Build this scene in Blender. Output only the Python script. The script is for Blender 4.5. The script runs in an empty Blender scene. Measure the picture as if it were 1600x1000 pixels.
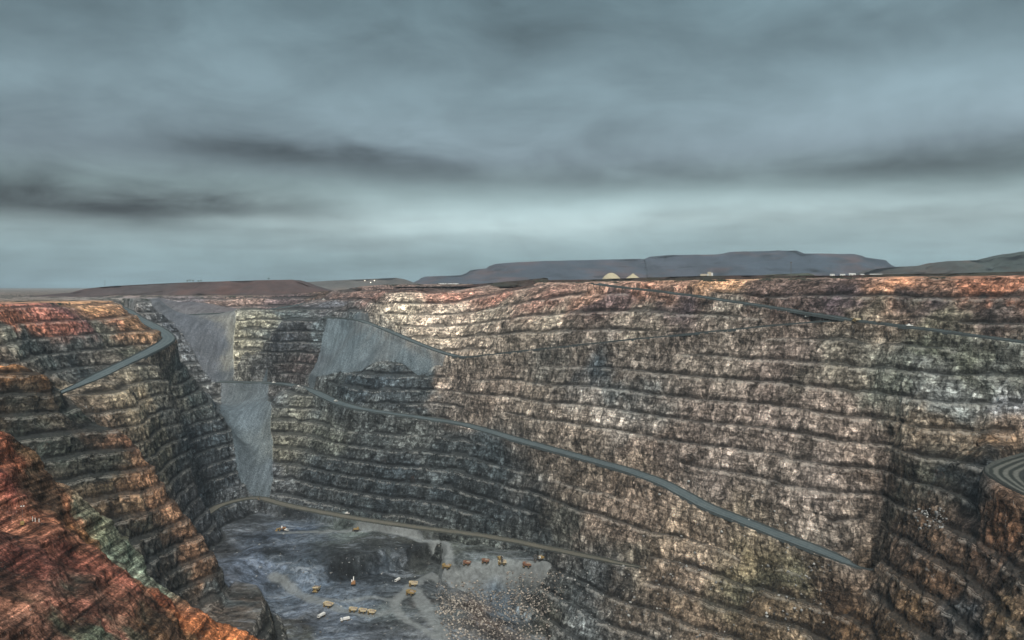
import bpy, bmesh, math, random
import numpy as np
from mathutils import Vector, Matrix
sc = bpy.context.scene
col = sc.collection
R = math.radians
# ---------------------------------------------------------------- camera (eye at the origin, looking along +Y)
cd = bpy.data.cameras.new('camera'); cam = bpy.data.objects.new('camera', cd); col.objects.link(cam)
cam.location = (0, 0, 0); cam.rotation_euler = (R(90), 0, 0)
cd.sensor_width = 36; cd.lens = 36*1256/1600; cd.shift_y = -50/1600; cd.clip_start = 0.5; cd.clip_end = 200000
sc.camera = cam
sc.view_settings.view_transform = 'Standard'; sc.view_settings.look = 'None'
sc.view_settings.exposure = 0.0; sc.view_settings.gamma = 1
sc.cycles.max_bounces = 4; sc.cycles.diffuse_bounces = 3; sc.cycles.volume_bounces = 0; sc.cycles.volume_step_rate = 4
# ---------------------------------------------------------------- sun
SUN_EL, SUN_AZ = 44, 178            # azimuth clockwise from +Y: behind the viewer
sl = bpy.data.lights.new('sun', 'SUN'); so = bpy.data.objects.new('sun', sl); col.objects.link(so)
sl.energy = 3.2; sl.angle = R(10); sl.color = (1.0, 0.95, 0.88)
sd_ = Vector((math.sin(R(SUN_AZ))*math.cos(R(SUN_EL)), math.cos(R(SUN_AZ))*math.cos(R(SUN_EL)), math.sin(R(SUN_EL))))
so.rotation_euler = sd_.to_track_quat('Z', 'Y').to_euler()
# ---------------------------------------------------------------- overcast sky
w = bpy.data.worlds.new('World'); sc.world = w; w.use_nodes = True
NT = w.node_tree; NT.nodes.clear()
class G:                                            # tiny helper for building node trees
    def __init__(s, nt): s.nt = nt
    def n(s, t, **k):
        o = s.nt.nodes.new(t)
        for a, b in k.items(): setattr(o, a, b)
        return o
    def put(s, sock, v):
        if hasattr(v, 'links') or isinstance(v, bpy.types.NodeSocket): s.nt.links.new(v, sock)
        else: sock.default_value = v
    def m(s, op, a, b=None, c=None, clamp=False):
        o = s.n('ShaderNodeMath', operation=op, use_clamp=clamp); s.put(o.inputs[0], a)
        if b is not None: s.put(o.inputs[1], b)
        if c is not None: s.put(o.inputs[2], c)
        return o.outputs[0]
    def vm(s, op, a, b=None):
        o = s.n('ShaderNodeVectorMath', operation=op); s.put(o.inputs[0], a)
        if b is not None: s.put(o.inputs[1], b)
        return o.outputs[0]
    def noise(s, vec, scale, det=4, rough=0.5, dist=0.0, lac=2.0):
        o = s.n('ShaderNodeTexNoise'); s.put(o.inputs['Vector'], vec); s.put(o.inputs['Scale'], scale)
        o.inputs['Detail'].default_value = det; o.inputs['Roughness'].default_value = rough; o.inputs['Distortion'].default_value = dist
        return o.outputs[0]
    def mr(s, v, a, b, c=0.0, d=1.0, smooth=False):
        o = s.n('ShaderNodeMapRange'); s.put(o.inputs[0], v)
        for i, x in enumerate((a, b, c, d)): s.put(o.inputs[i+1], x)
        if smooth: o.interpolation_type = 'SMOOTHSTEP'
        return o.outputs[0]
    def ramp(s, v, pts):
        o = s.n('ShaderNodeValToRGB'); s.put(o.inputs[0], v); e = o.color_ramp.elements
        while len(e) < len(pts): e.new(0.5)
        for k, (p, c) in enumerate(pts): e[k].position = p; e[k].color = tuple(c)+(1,)
        return o.outputs[0]
    def mix(s, f, a, b, mode='MIX'):
        o = s.n('ShaderNodeMix', data_type='RGBA', blend_type=mode); s.put(o.inputs[0], f); s.put(o.inputs[6], a); s.put(o.inputs[7], b)
        return o.outputs[2]
    def scale(s, c, f):
        o = s.n('ShaderNodeVectorMath', operation='SCALE'); s.put(o.inputs[0], c); s.put(o.inputs[3], f); return o.outputs[0]
def lin(*c): return tuple(((x/255+0.055)/1.055)**2.4 if x > 10 else x/255/12.92 for x in c)
g = G(NT)
tc = g.n('ShaderNodeTexCoord'); D = tc.outputs['Generated']
sp = g.n('ShaderNodeSeparateXYZ'); g.put(sp.inputs[0], D); dx, dy, dz = sp.outputs
azi = g.m('ARCTAN2', dx, dy); ele = g.m('ARCSINE', dz)
zc = g.m('ADD', g.m('MAXIMUM', dz, 0.0), 0.07)
cv = g.n('ShaderNodeCombineXYZ'); g.put(cv.inputs[0], g.m('DIVIDE', dx, zc)); g.put(cv.inputs[1], g.m('DIVIDE', dy, zc)); cv.inputs[2].default_value = 3.1
n1 = g.noise(cv.outputs[0], 0.42, 5, 0.5, 0.3); n2 = g.noise(cv.outputs[0], 1.5, 6, 0.55, 0.5)
sv = g.n('ShaderNodeCombineXYZ'); g.put(sv.inputs[0], g.m('MULTIPLY', azi, 3.0)); g.put(sv.inputs[1], g.m('MULTIPLY', ele, 7.0)); sv.inputs[2].default_value = 7.3
n3 = g.noise(sv.outputs[0], 2.2, 5, 0.55, 0.6)
n4 = g.noise(sv.outputs[0], 0.8, 3, 0.5, 0.2)
elw = g.m('ADD', ele, g.m('MULTIPLY', g.m('SUBTRACT', n4, 0.5), 0.05))
base_c = g.ramp(g.m('DIVIDE', elw, 1.6, clamp=True), [(0.0, lin(120,146,154)), (0.022, lin(130,156,160)), (0.050, lin(158,177,178)), (0.074, lin(134,154,156)), (0.10, lin(118,134,142)), (0.14, lin(118,138,146)), (0.22, lin(102,124,132)), (0.30, lin(125,142,147)), (0.6, (.42,.47,.50)), (1.0, (.5,.55,.58))])
def blob(px, py, rx, ry, amt, tilt=0.0):
    a0 = math.atan((px-800)/1256); e0 = math.atan((450-py)/1256*math.cos(a0))
    da = g.m('SUBTRACT', azi, a0); de = g.m('ADD', g.m('SUBTRACT', elw2, e0), g.m('MULTIPLY', da, tilt))
    q = g.m('ADD', g.m('POWER', g.m('ABSOLUTE', g.m('DIVIDE', da, rx/1256)), 2.0), g.m('POWER', g.m('ABSOLUTE', g.m('DIVIDE', de, ry/1256)), 2.0))
    return g.m('MULTIPLY', g.m('EXPONENT', g.m('MULTIPLY', q, -1.0)), amt)
elw2 = g.m('ADD', ele, g.m('MULTIPLY', g.m('SUBTRACT', n3, 0.5), 0.03))
sw = g.n('ShaderNodeCombineXYZ'); g.put(sw.inputs[0], g.m('MULTIPLY', azi, 2.4)); g.put(sw.inputs[1], g.m('MULTIPLY', ele, 4.0)); sw.inputs[2].default_value = 1.7
n5 = g.noise(sw.outputs[0], 1.6, 6, 0.55, 0.4)
f = g.m('ADD', g.m('ADD', 1.0, g.m('MULTIPLY', g.m('SUBTRACT', n5, 0.5), 0.9)), g.m('ADD', g.m('MULTIPLY', g.m('SUBTRACT', n1, 0.5), 0.55), g.m('ADD', g.m('MULTIPLY', g.m('SUBTRACT', n2, 0.5), 0.42), g.m('MULTIPLY', g.m('SUBTRACT', n3, 0.5), 0.75))))
for b in ((230,318,350,44,-.66,.0),(230,330,240,20,-.3,0),(420,322,160,16,-.3,0),(60,300,240,26,-.08,0),(40,60,320,150,-.30,0),(560,60,420,90,-.16,0),(900,60,200,70,-.14,0),(1580,30,160,70,-.2,0),(330,40,120,60,.18,0),(1560,20,200,60,-.15,0),(600,258,240,26,-.55,.05),(360,232,190,20,-.28,0),(1500,262,300,34,-.48,-.04),(1180,262,260,22,-.16,0),(1000,285,330,14,-.12,0),(830,50,150,60,-.12,0),
          (1500,125,220,62,.42,-.1),(700,335,460,34,.50,0),(1250,308,380,22,.30,0),(150,375,260,20,.14,0),(300,140,300,60,.10,0),(1180,180,200,70,.12,0),(1500,345,250,16,-.16,0),(1520,375,200,10,-.12,0),(1350,60,200,30,-.12,.2),(380,348,80,10,.25,0)):
    f = g.m('ADD', f, blob(*b))
cloud = g.scale(base_c, f)
sky = g.n('ShaderNodeTexSky'); sky.sky_type = 'NISHITA'; sky.sun_disc = False; sky.sun_elevation = R(SUN_EL); sky.sun_rotation = R(SUN_AZ)
bgs = g.n('ShaderNodeBackground'); g.put(bgs.inputs[0], sky.outputs[0]); bgs.inputs[1].default_value = 0.05
bgc = g.n('ShaderNodeBackground'); g.put(bgc.inputs[0], cloud); bgc.inputs[1].default_value = 1.24
mx = g.n('ShaderNodeMixShader'); mx.inputs[0].default_value = 0.96
g.put(mx.inputs[1], bgs.outputs[0]); g.put(mx.inputs[2], bgc.outputs[0])
wo = g.n('ShaderNodeOutputWorld'); g.put(wo.inputs[0], mx.outputs[0])

def tag(o, label=None, cat=None, group=None, kind=None):
    for k, v in (('label', label), ('category', cat), ('group', group), ('kind', kind)):
        if v: o[k] = v
    return o
def mat(name):
    m = bpy.data.materials.new(name); m.use_nodes = True; m.node_tree.nodes.clear(); g = G(m.node_tree)
    b = g.n('ShaderNodeBsdfPrincipled'); o = g.n('ShaderNodeOutputMaterial'); g.put(o.inputs[0], b.outputs[0])
    b.inputs['Roughness'].default_value = 0.9; b.inputs['Specular IOR Level'].default_value = 0.2
    return m, g, b
# ---------------------------------------------------------------- terrain model (numpy, metres, eye of the viewer at z = 0)
import numpy as np, math, random
F = 1256.0
def PZ(px, py, z):                      # world point of a photo pixel whose height z is known
    Y = -z*F/(py-450.0)
    return ((px-800.0)/F*Y, Y, z)
def PY(px, py, Y):
    return ((px-800.0)/F*Y, Y, (450.0-py)/F*Y)
def wall_h(px, py):                     # depth below the eye on the long east wall
    n = 0.72*(px-800)/F + 0.69; s = (py-450.0)/F; h = 50.0
    for _ in range(60):
        d = 905-0.5*h+45*(1-min(max(h, -20), 60)/60.0)
        h = 0.5*h+0.5*s*d/n
    return -h

_rs = np.random.RandomState(7)
_perm = np.concatenate([_rs.permutation(256)]*3).astype(np.int32)
_val = _rs.rand(256).astype(np.float32)*2-1
def noise3(x, y, z):
    xi = np.floor(x); yi = np.floor(y); zi = np.floor(z)
    fx = (x-xi).astype(np.float32); fy = (y-yi).astype(np.float32); fz = (z-zi).astype(np.float32)
    xi = xi.astype(np.int32) & 255; yi = yi.astype(np.int32) & 255; zi = zi.astype(np.int32) & 255
    fx = fx*fx*(3-2*fx); fy = fy*fy*(3-2*fy); fz = fz*fz*(3-2*fz)
    def h(a, b, c): return _val[_perm[_perm[_perm[a]+b]+c]]
    x1 = xi+1; y1 = (yi+1); z1 = (zi+1)
    c00 = h(xi,yi,zi)*(1-fx)+h(x1,yi,zi)*fx
    c10 = h(xi,y1,zi)*(1-fx)+h(x1,y1,zi)*fx
    c01 = h(xi,yi,z1)*(1-fx)+h(x1,yi,z1)*fx
    c11 = h(xi,y1,z1)*(1-fx)+h(x1,y1,z1)*fx
    return (c00*(1-fy)+c10*fy)*(1-fz)+(c01*(1-fy)+c11*fy)*fz
def fbm(x, y, z, s, o=4, g=0.5):
    r = 0; a = 1.0; t = 0
    for i in range(o):
        k = (2.03**i)/s
        r = r + a*noise3(x*k+17.3*i, y*k+9.1*i, z*k+4.7*i); t += a; a *= g
    return r/t*1.6
def sstep(x, a, b):
    u = np.clip((x-a)/(b-a), 0, 1); return u*u*(3-2*u)

def tps_fit(P, reg=1e-4):
    P = np.array(P, float); c = P[:, :2]/1000.0; z = P[:, 2]; n = len(c)
    r2 = ((c[:, None]-c[None])**2).sum(-1)
    K = np.where(r2 > 0, r2*np.log(r2+1e-12), 0) + np.eye(n)*reg
    A = np.zeros((n+3, n+3)); A[:n, :n] = K; A[:n, n] = 1; A[:n, n+1:] = c; A[n, :n] = 1; A[n+1:, :n] = c.T
    return c, np.linalg.solve(A, np.concatenate([z, [0, 0, 0]]))
def tps_eval(m, X, Y):
    c, w = m; x = X.ravel()/1000.0; y = Y.ravel()/1000.0; n = len(c)
    out = w[n]+w[n+1]*x+w[n+2]*y
    for i in range(n):
        r2 = (x-c[i, 0])**2+(y-c[i, 1])**2
        out += w[i]*r2*np.log(r2+1e-12)
    return out.reshape(X.shape)

# ---- control points read off the pit
C = []
def az(px, *pairs):
    for py, z in pairs: C.append(PZ(px, py, z))
def ay(px, *pairs):
    for py, Y in pairs: C.append(PY(px, py, Y))
for px, ys in {800:(480,510,550,600,650,685,740,790,835), 900:(478,510,540,590,650,712,770,830,864), 1000:(475,500,530,590,660,740,820,886,940,1000),
               1100:(475,521,590,660,720,787,850,920,1000,1100), 1200:(475,510,590,660,740,830,900,1000,1100), 1300:(475,495,560,640,720,800,862),
               1400:(475,510,560,640,720,790), 1500:(475,522,580,640,690), 1600:(475,535,590,650,690), 1750:(480,560,640,700)}.items():
    for py in ys: C.append(PZ(px, py, wall_h(px, py)))
for px in (1000,1100,1200,1300,1400,1500,1600,1750):   # rim crest and plateau of the long wall
    n = 0.72*(px-800)/F+0.69
    for d, z in ((956, 9), (1000, 12), (1150, 14), (1500, 14)):
        Y = d/n; C.append(((px-800)/F*Y, Y, z))
ay(900, (449,1290)); ay(800, (451,1440)); az(700, (480,-35),(500,-57),(520,-78),(548,-106)); ay(700,(455,1600)); ay(620,(455,1720))
for px, Y in ((900,1500),(800,1650),(700,1800),(600,1900),(700,2300),(500,2300),(900,2300)): C.append(((px-800)/F*Y, Y, 3))
ay(600, (470,1500),(490,1475),(506,1455)); 
az(540, (475,-33)); az(510, (466,-24),(480,-42)); ay(520, (456,1950))
# dumped fan and the wall under it
ay(510, (499,1600)); ay(560,(502,1525)); ay(520,(540,1545)); ay(600, (516,1455)); ay(640, (533,1398)); ay(690, (554,1345)); az(480, (585,-161)); az(560, (578,-142)); ay(620, (572,1352)); ay(540,(540,1500)); ay(580,(548,1432)); ay(600,(545,1405)); ay(640,(552,1368))
ay(600, (600,1328),(645,1290),(700,1235),(760,1195),(812,1155)); az(690,(600,-157),(655,-208),(720,-257),(780,-305),(828,-335)); ay(650,(590,1340))
az(525, (605,-170),(628,-190)); az(500, (640,-207),(700,-260),(790,-331)); az(430,(640,-210),(700,-268),(770,-325)); az(450, (600,-182)); az(410,(600,-183))
# far gully: scree, pads and dark wall
az(400, (777,-330)); az(385, (690,-260)); az(360, (597,-182)); az(320,(597,-182)); az(385,(597,-182))
az(315, (540,-115),(492,-57)); az(270,(492,-57)); az(350,(540,-117)); az(340,(492,-57)); 
az(380, (592,-179),(490,-54)); az(440,(592,-176),(490,-55)); az(490,(500,-66)); az(380,(540,-113)); az(440,(540,-112))
az(300, (475,-38)); ay(300,(457,2050)); az(230,(480,-46)); ay(230,(462,1900)); az(400,(472,-36)); ay(420,(455,2100)); az(470,(478,-45)); az(240,(495,-62))
ay(150,(464,2300)); ay(300,(452,2500)); ay(-100,(458,2500))
# left wall, rim to floor
az(180, (472,-24)); az(100,(475,-24)); az(0,(480,-24)); az(-150,(490,-24))
az(120, (500,-45)); az(205,(495,-46)); az(0,(507,-44)); az(190,(530,-76)); az(262,(530,-80)); az(235,(512,-62))
az(62, (562,-90)); az(187,(546,-90)); az(0,(562,-82)); az(100,(592,-115)); az(160,(584,-115)); az(-100,(560,-75)); az(95,(616,-124)); az(180,(577,-108))
az(215, (640,-150)); az(300,(620,-172)); az(300,(700,-238)); az(345,(650,-205)); az(362,(720,-272)); az(230,(720,-210)); az(280,(770,-265)); az(306,(800,-300)); az(330,(850,-343)); az(262, (590,-125)); az(310,(600,-160))
ay(560,(478,1720))
for px, Y, z in ((360,1000,-350),(360,1100,-350),(360,1180,-340),(335,1150,-330),(325,1000,-340),(310,920,-335)): C.append(((px-800)/F*Y, Y, z))
C.append((-760,1300,-22)); C.append((-800,1000,-22)); C.append((-750,1700,-22)); C.append((-900,1900,-20))
C.append((-800,700,-22)); C.append((-700,500,-22)); C.append((-560,380,-18))
# spur in front of it
az(0, (556,-68),(590,-90),(640,-120),(700,-152),(760,-185),(850,-230)); az(60,(592,-92),(650,-128)); az(100,(640,-126),(700,-156),(780,-200)); az(185,(675,-150)); az(150,(750,-190)); az(245,(765,-208))
az(200, (850,-245)); az(300,(820,-252)); az(336,(874,-297)); az(300,(930,-315)); az(362,(925,-334)); az(240,(930,-290)); az(100,(870,-243)); az(-100,(640,-116)); az(-100,(750,-175))
az(370, (935,-333)); az(390,(965,-336)); az(345,(968,-333)); az(440,(960,-372)); az(470,(1000,-385)); az(430,(1080,-360)); az(300,(1050,-330))
# shoulder on the right
ay(1500,(700,750),(760,712),(850,675),(950,628),(1080,580)); ay(1600,(720,694),(745,676),(790,622),(900,575),(1000,532)); ay(1750,(740,640),(900,540)); ay(1550,(702,722),(800,662),(880,630))
ay(1470,(715,757)); ay(1430,(830,735)); ay(1450,(770,738)); ay(1400,(900,720),(1000,680),(1100,640)); az(1340,(900,-278)); az(1300,(950,-308),(1010,-326)); az(1330,(1000,-318)); az(1380,(850,-255))
# the pit under and behind the floor
for px, py, z in ((600,880,-420),(520,860,-400),(440,840,-375),(400,812,-352),(390,850,-375),(640,850,-380),(740,880,-385),(700,930,-440),(780,960,-450),(500,1000,-430),(650,1100,-440),(830,1000,-440),(840,890,-385),(800,880,-400)): C.append(PZ(px, py, -346)[:2]+(z,))
for x, y, z in ((0,60,-34),(0,200,-130),(0,350,-240),(0,480,-330),(0,600,-430),(-200,450,-260),(-120,650,-400),(-260,700,-360),(200,350,-220),(200,500,-290),(-150,200,-95),(-300,300,-110),(-350,450,-130),(330,400,-170),(450,420,-150),(720,450,-60),(900,600,0),(350,150,-40),(-200,80,-20)): C.append((x, y, z))
TP = tps_fit(C)

# ---- rasters
RX0, RX1, RY0, RY1, RS = -1700, 1300, 20, 2600, 2.5
gx = np.arange(RX0, RX1+.1, RS); gy = np.arange(RY0, RY1+.1, RS)
cx = np.arange(RX0, RX1+.1, 10.0); cy = np.arange(RY0, RY1+.1, 10.0)
def bil(R, X, Y, x0, y0, s):
    u = np.clip((X-x0)/s, 0, R.shape[1]-1.001); v = np.clip((Y-y0)/s, 0, R.shape[0]-1.001)
    i = u.astype(np.int32); j = v.astype(np.int32); u = u-i; v = v-j
    return (R[j,i]*(1-u)+R[j,i+1]*u)*(1-v)+(R[j+1,i]*(1-u)+R[j+1,i+1]*u)*v
def cubic_up(R):                                    # 10 m -> 2.5 m, Catmull-Rom along each axis
    def up(A):
        n = A.shape[0]; P = np.concatenate([2*A[:1]-A[1:2], A, 2*A[-1:]-A[-2:-1]])
        out = np.empty((4*(n-1)+1,)+A.shape[1:])
        for k in range(4):
            t = k/4; a, b, c, d = P[0:n-1], P[1:n], P[2:n+1], P[3:n+2]
            out[k:4*(n-1):4] = 0.5*(2*b+(c-a)*t+(2*a-5*b+4*c-d)*t*t+(3*b-a-3*c+d)*t**3)
        out[-1] = A[-1]
        return out
    return up(up(R).T).T
CXX, CYY = np.meshgrid(cx, cy)
GX, GY = np.meshgrid(gx, gy)
base = cubic_up(tps_eval(TP, CXX, CYY))

def plateau(X, Y):
    return -22+31*sstep(X, -700, -250)+4*sstep(X, 0, 500)
def poly_sd(poly, X, Y):                            # signed distance, positive inside
    P = np.array([p[:2] for p in poly], float); n = len(P)
    d = np.full(X.shape, 1e9); ins = np.zeros(X.shape, bool)
    for i in range(n):
        a = P[i]; b = P[(i+1) % n]; e = b-a
        t = np.clip(((X-a[0])*e[0]+(Y-a[1])*e[1])/(e@e+1e-9), 0, 1)
        d = np.minimum(d, (X-a[0]-t*e[0])**2+(Y-a[1]-t*e[1])**2)
        c = ((a[1] > Y) != (b[1] > Y)) & (X < (b[0]-a[0])*(Y-a[1])/(b[1]-a[1]+1e-12)+a[0])
        ins ^= c
    return np.where(ins, 1, -1)*np.sqrt(d)
def polyz(z, *pts): return [PZ(px, py, z if len(r) == 0 else r[0])[:2] for px, py, *r in pts]

LOWP = polyz(-360, (385,905),(420,893),(480,896),(560,888),(640,872),(690,862),(702,872),(694,886),(690,900),(702,925),(730,1000),(745,1150),(380,1150))
FLOORP = polyz(-346, (280,800),(400,770),(560,795),(700,825),(820,850),(868,872),(874,900),(880,925),(880,1000),(890,1150),(370,1150),(400,1000),(330,900))
HOLE = polyz(-368, (672,908),(720,903),(790,903),(850,907),(905,906),(950,930),(960,1000),(960,1150),(730,1150),(690,990))
FAN  = [PZ(*p)[:2] for p in ((482,590,-165),(512,496,-59),(560,499,-61),(600,514,-74),(640,531,-90),(690,551,-108.5),(725,560,-116),(690,566,-123),(620,574,-134),(560,580,-144))]
CHUTE= [PZ(*p)[:2] for p in ((345,598,-184),(418,598,-184),(422,640,-212),(428,700,-265),(420,772,-326),(372,778,-330),(362,720,-278),(345,650,-215))]
SCREE= [PZ(*p)[:2] for p in ((320,594,-180),(372,594,-180),(362,560,-138),(366,500,-66),(380,478,-44),(250,478,-44),(235,500,-64),(275,540,-115))]
PADF = [PZ(*p)[:2] for p in ((318,601,-184),(440,605,-184),(500,590,-176),(300,590,-176))]
PADL = [PZ(*p)[:2] for p in ((366,905,-333),(404,912,-333),(410,950,-333),(392,985,-333),(330,985,-333),(352,950,-333))]
LOWR = [(-200, 1180),(-200,1240)]
sd = {k: poly_sd(v, GX, GY) for k, v in dict(low=LOWP, hole=HOLE, fan=FAN, chute=CHUTE, scree=SCREE, padl=PADL).items()}
slump = fbm(GX, GY, GX*0+70, 75, 3)
wob = fbm(GX, GY, GX*0, 60, 4)
nz1 = fbm(GX, GY, GX*0+50, 22, 3)
floor_z = -346+1.6*wob+2.5*(1-2*np.abs(fbm(GX, GY, GX*0+31, 45, 3)))
_a = np.array(PZ(672,903,-372)[:2]); _b = np.array(PZ(722,1100,-372)[:2]); _e = (_b-_a)/np.linalg.norm(_b-_a)
ldist = -((GX-_a[0])*_e[1]-(GY-_a[1])*_e[0])
hole_z = floor_z-24-44*np.minimum(sstep(sd['hole']+10*nz1, -2, 26), sstep(ldist+8*nz1, -10, 150))
hole_z = np.where(sd['hole'] > -30, floor_z+(hole_z-floor_z)*sstep(sd['hole']+5*nz1, -3, 16), 999)
floor_z = floor_z-26*sstep(sd['low']+6*nz1, -3-30*sstep(-GX, 190, 290), 6+30*sstep(-GX, 190, 290))+4.5*fbm(GX, GY, GX*0+9, 70, 3)*sstep(sd['low'], 0, 30)
floor_z = np.minimum(floor_z, hole_z)
floor_z = floor_z-250*sstep(-poly_sd(FLOORP, GX, GY)+8*nz1, 0, 25)
base = np.minimum(base, plateau(GX, GY))
rock = 1-np.maximum.reduce([sstep(sd[k]+3*nz1, -4, 5) for k in ('fan', 'chute', 'scree')])
pit_floor = sstep(floor_z-base, -2, 3)
padm = sstep(sd['padl']+3*nz1, -14, 2)
base = np.maximum(base, floor_z)
base = base*(1-padm)+(-333)*padm
rock = rock*(1-pit_floor)*(1-padm)
onrim = sstep(base-plateau(GX, GY), -2.5, -0.2)
rock = rock*(1-onrim)
shoulder = np.maximum(sstep(GX, 150, 260)*sstep(-(0.72*GX+0.69*GY), -770, -730), 0.85*sstep(-GX, 290, 330)*sstep(-GY, -900, -840)*sstep(-GX, -520, -470))   # rough shoulder bottom right

# ---- haul roads: (px, py, z)
ROADS = {
 'main': dict(w=20, p=[PZ(*a) for a in ((340,597,-183),(400,598,-183),(450,601,-183),(490,612,-186),(525,628,-191),(560,638,-195),(600,645,-200),(650,652,-205))]+[PZ(px,py,wall_h(px,py)) for px,py in ((725,664),(800,685),(860,702),(920,718),(1000,741),(1060,766),(1095,789),(1150,810),(1200,830),(1260,853),(1338,882))]+[PZ(1362,893,-283)]),
 'top': dict(w=18, p=[PY(930,443.5,1240)]+[PZ(px,py,wall_h(px,py)) for px,py in ((1060,460),(1130,470),(1200,480),(1270,491),(1345,503),(1430,513),(1520,525),(1600,536),(1700,551))]),
 'mid': dict(w=14, p=[PZ(*a) for a in ((505,497,-60),(530,497.5,-60.5),(560,500,-61),(600,514,-74.4),(640,531,-90),(685,550,-108))]+[PZ(725,560,wall_h(725,560))]+[PZ(px,py,wall_h(px,py)) for px,py in ((800,551),(900,540),(1000,530),(1100,520),(1200,510),(1290,502),(1340,503))]),
 'left': dict(w=21, p=[PZ(*a) for a in ((182,477,-36),(200,487,-46),(215,497,-54),(240,510,-66),(258,522,-76),(262,531,-82),(245,543,-89),(215,558,-97),(185,573,-106),(150,590,-115),(120,604,-121),(90,617,-126))]),
 'low': dict(w=15, p=[PZ(*a) for a in ((310,812,-322),(345,790,-326),(400,779,-330),(445,789,-331),(530,806,-333),(640,823,-335),(760,839,-338),(850,857,-338))]+[PZ(px,py,wall_h(px,py)) for px,py in ((930,872),(1000,887))]),
 'hairpin': dict(w=30, p=[PZ(*a) for a in ((1680,700,-148),(1620,716,-152),(1580,730,-155),(1570,742,-157),(1600,765,-160),(1660,795,-164))]),
 'far': dict(w=22, p=[PZ(*a) for a in ((235,494,-60),(300,492,-58),(360,489,-55),(430,483,-50),(480,474,-38),(505,468,-30),(560,468,-30),(620,463,-21),(690,455,-8))]),
}
def densify(P, step=12.0):
    P = [np.array(p, float) for p in P]; n = len(P); out = []
    for i in range(n-1):
        p0 = P[max(i-1,0)]; p1 = P[i]; p2 = P[i+1]; p3 = P[min(i+2,n-1)]
        m = max(2, int(np.linalg.norm(p2-p1)/step))
        for k in range(m):
            t = k/m; q = 0.5*(2*p1+(p2-p0)*t+(2*p0-5*p1+4*p2-p3)*t*t+(3*p1-p0-3*p2+p3)*t**3)
            q[2] = p1[2]*(1-t)+p2[2]*t; out.append(q)
    out.append(P[-1]); return np.array(out)
roadD = np.full(GX.shape, 1e9); roadZ = np.zeros(GX.shape)
for r in ROADS.values():
    D = densify(r['p']); r['d'] = D
    for k in range(3):                               # soften the heights along the road
        D[1:-1, 2] = (D[:-2, 2]+2*D[1:-1, 2]+D[2:, 2])/4
    for a, b in zip(D[:-1], D[1:]):
        m = r['w']/2+26
        i0 = max(0,int((min(a[0],b[0])-m-RX0)/RS)); i1 = int((max(a[0],b[0])+m-RX0)/RS)+2
        j0 = max(0,int((min(a[1],b[1])-m-RY0)/RS)); j1 = int((max(a[1],b[1])+m-RY0)/RS)+2
        if i1 <= 0 or i0 >= GX.shape[1]: continue
        X = GX[j0:j1, i0:i1]; Y = GY[j0:j1, i0:i1]; e = b[:2]-a[:2]
        t = np.clip(((X-a[0])*e[0]+(Y-a[1])*e[1])/(e@e+1e-9), 0, 1)
        d = np.hypot(X-a[0]-t*e[0], Y-a[1]-t*e[1])-r['w']/2
        z = a[2]+(b[2]-a[2])*t
        s = roadD[j0:j1, i0:i1]; zz = roadZ[j0:j1, i0:i1]; k = d < s
        s[k] = d[k]; zz[k] = z[k]
roadZ[roadD > 1e8] = 0
roadD = np.minimum(roadD, 60)

LV = 25.0; LOFF = 10.0
def heights(X, Y, full=False):
    b = bil(base, X, Y, RX0, RY0, RS); rk = bil(rock, X, Y, RX0, RY0, RS)
    w = bil(wob, X, Y, RX0, RY0, RS); sh = bil(shoulder, X, Y, RX0, RY0, RS)
    n2 = bil(nz1, X, Y, RX0, RY0, RS)
    bb = b+(2.6*w+1.3*n2)*rk*(1+2.5*sh)
    off = LOFF+3*w
    lv = 20.0+5.0*sstep(X, -150, 150)
    u = (bb+200-3*w)/lv+0.4; k = np.floor(u); f = u-k
    a = 0.42-0.15*sstep(X, -100, 120)*(1-0.6*sh)
    s = 0.05*np.minimum(f/a, 1)+0.95*np.clip((f-a)/(1-a), 0, 1)
    st = (k+s-0.4)*lv-200+3*w
    am = rk*(1-0.5*sh)*(1-0.6*sstep(bil(slump, X, Y, RX0, RY0, RS), 0.40, 0.62))
    h = bb*(1-am)+st*am
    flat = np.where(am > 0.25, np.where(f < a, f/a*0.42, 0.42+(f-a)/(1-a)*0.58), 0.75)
    rd = bil(roadD, X, Y, RX0, RY0, RS); rz = bil(roadZ, X, Y, RX0, RY0, RS)
    wr = 1-sstep(rd, 0.3, 4.5)
    h = h*(1-wr)+rz*wr
    flat = np.where(rd < 5.5, 0.75, flat)
    if full: return h, rk*sstep(rd, 0, 2), flat, rd, b
    return h
HR = heights(GX, GY)
def hit(px, py):                                    # where the sight line through a photo pixel meets the ground
    Y = np.arange(200, 2500, 0.5); t = (px-800)/F; X = t*Y
    z = bil(HR, X, Y, RX0, RY0, RS); s = (450-py)/F*Y
    k = np.argmax(z >= s)
    return np.array([X[k], Y[k], z[k]])

def bump_tracks(paths):
    T = np.zeros(GX.shape)
    for pts, w_, amt in paths:
        P = densify([tuple(hit(px, py)) for px, py in pts], 8.0)
        for a, b in zip(P[:-1], P[1:]):
            m = w_+8
            i0 = max(0,int((min(a[0],b[0])-m-RX0)/RS)); i1 = int((max(a[0],b[0])+m-RX0)/RS)+2
            j0 = max(0,int((min(a[1],b[1])-m-RY0)/RS)); j1 = int((max(a[1],b[1])+m-RY0)/RS)+2
            X = GX[j0:j1, i0:i1]; Y = GY[j0:j1, i0:i1]; e = b[:2]-a[:2]
            t = np.clip(((X-a[0])*e[0]+(Y-a[1])*e[1])/(e@e+1e-9), 0, 1)
            d = np.hypot(X-a[0]-t*e[0], Y-a[1]-t*e[1])+1.5*nz1[j0:j1, i0:i1]
            T[j0:j1, i0:i1] = np.maximum(T[j0:j1, i0:i1], amt*(1-sstep(d, w_/2-2, w_/2+2)))
    return T
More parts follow.
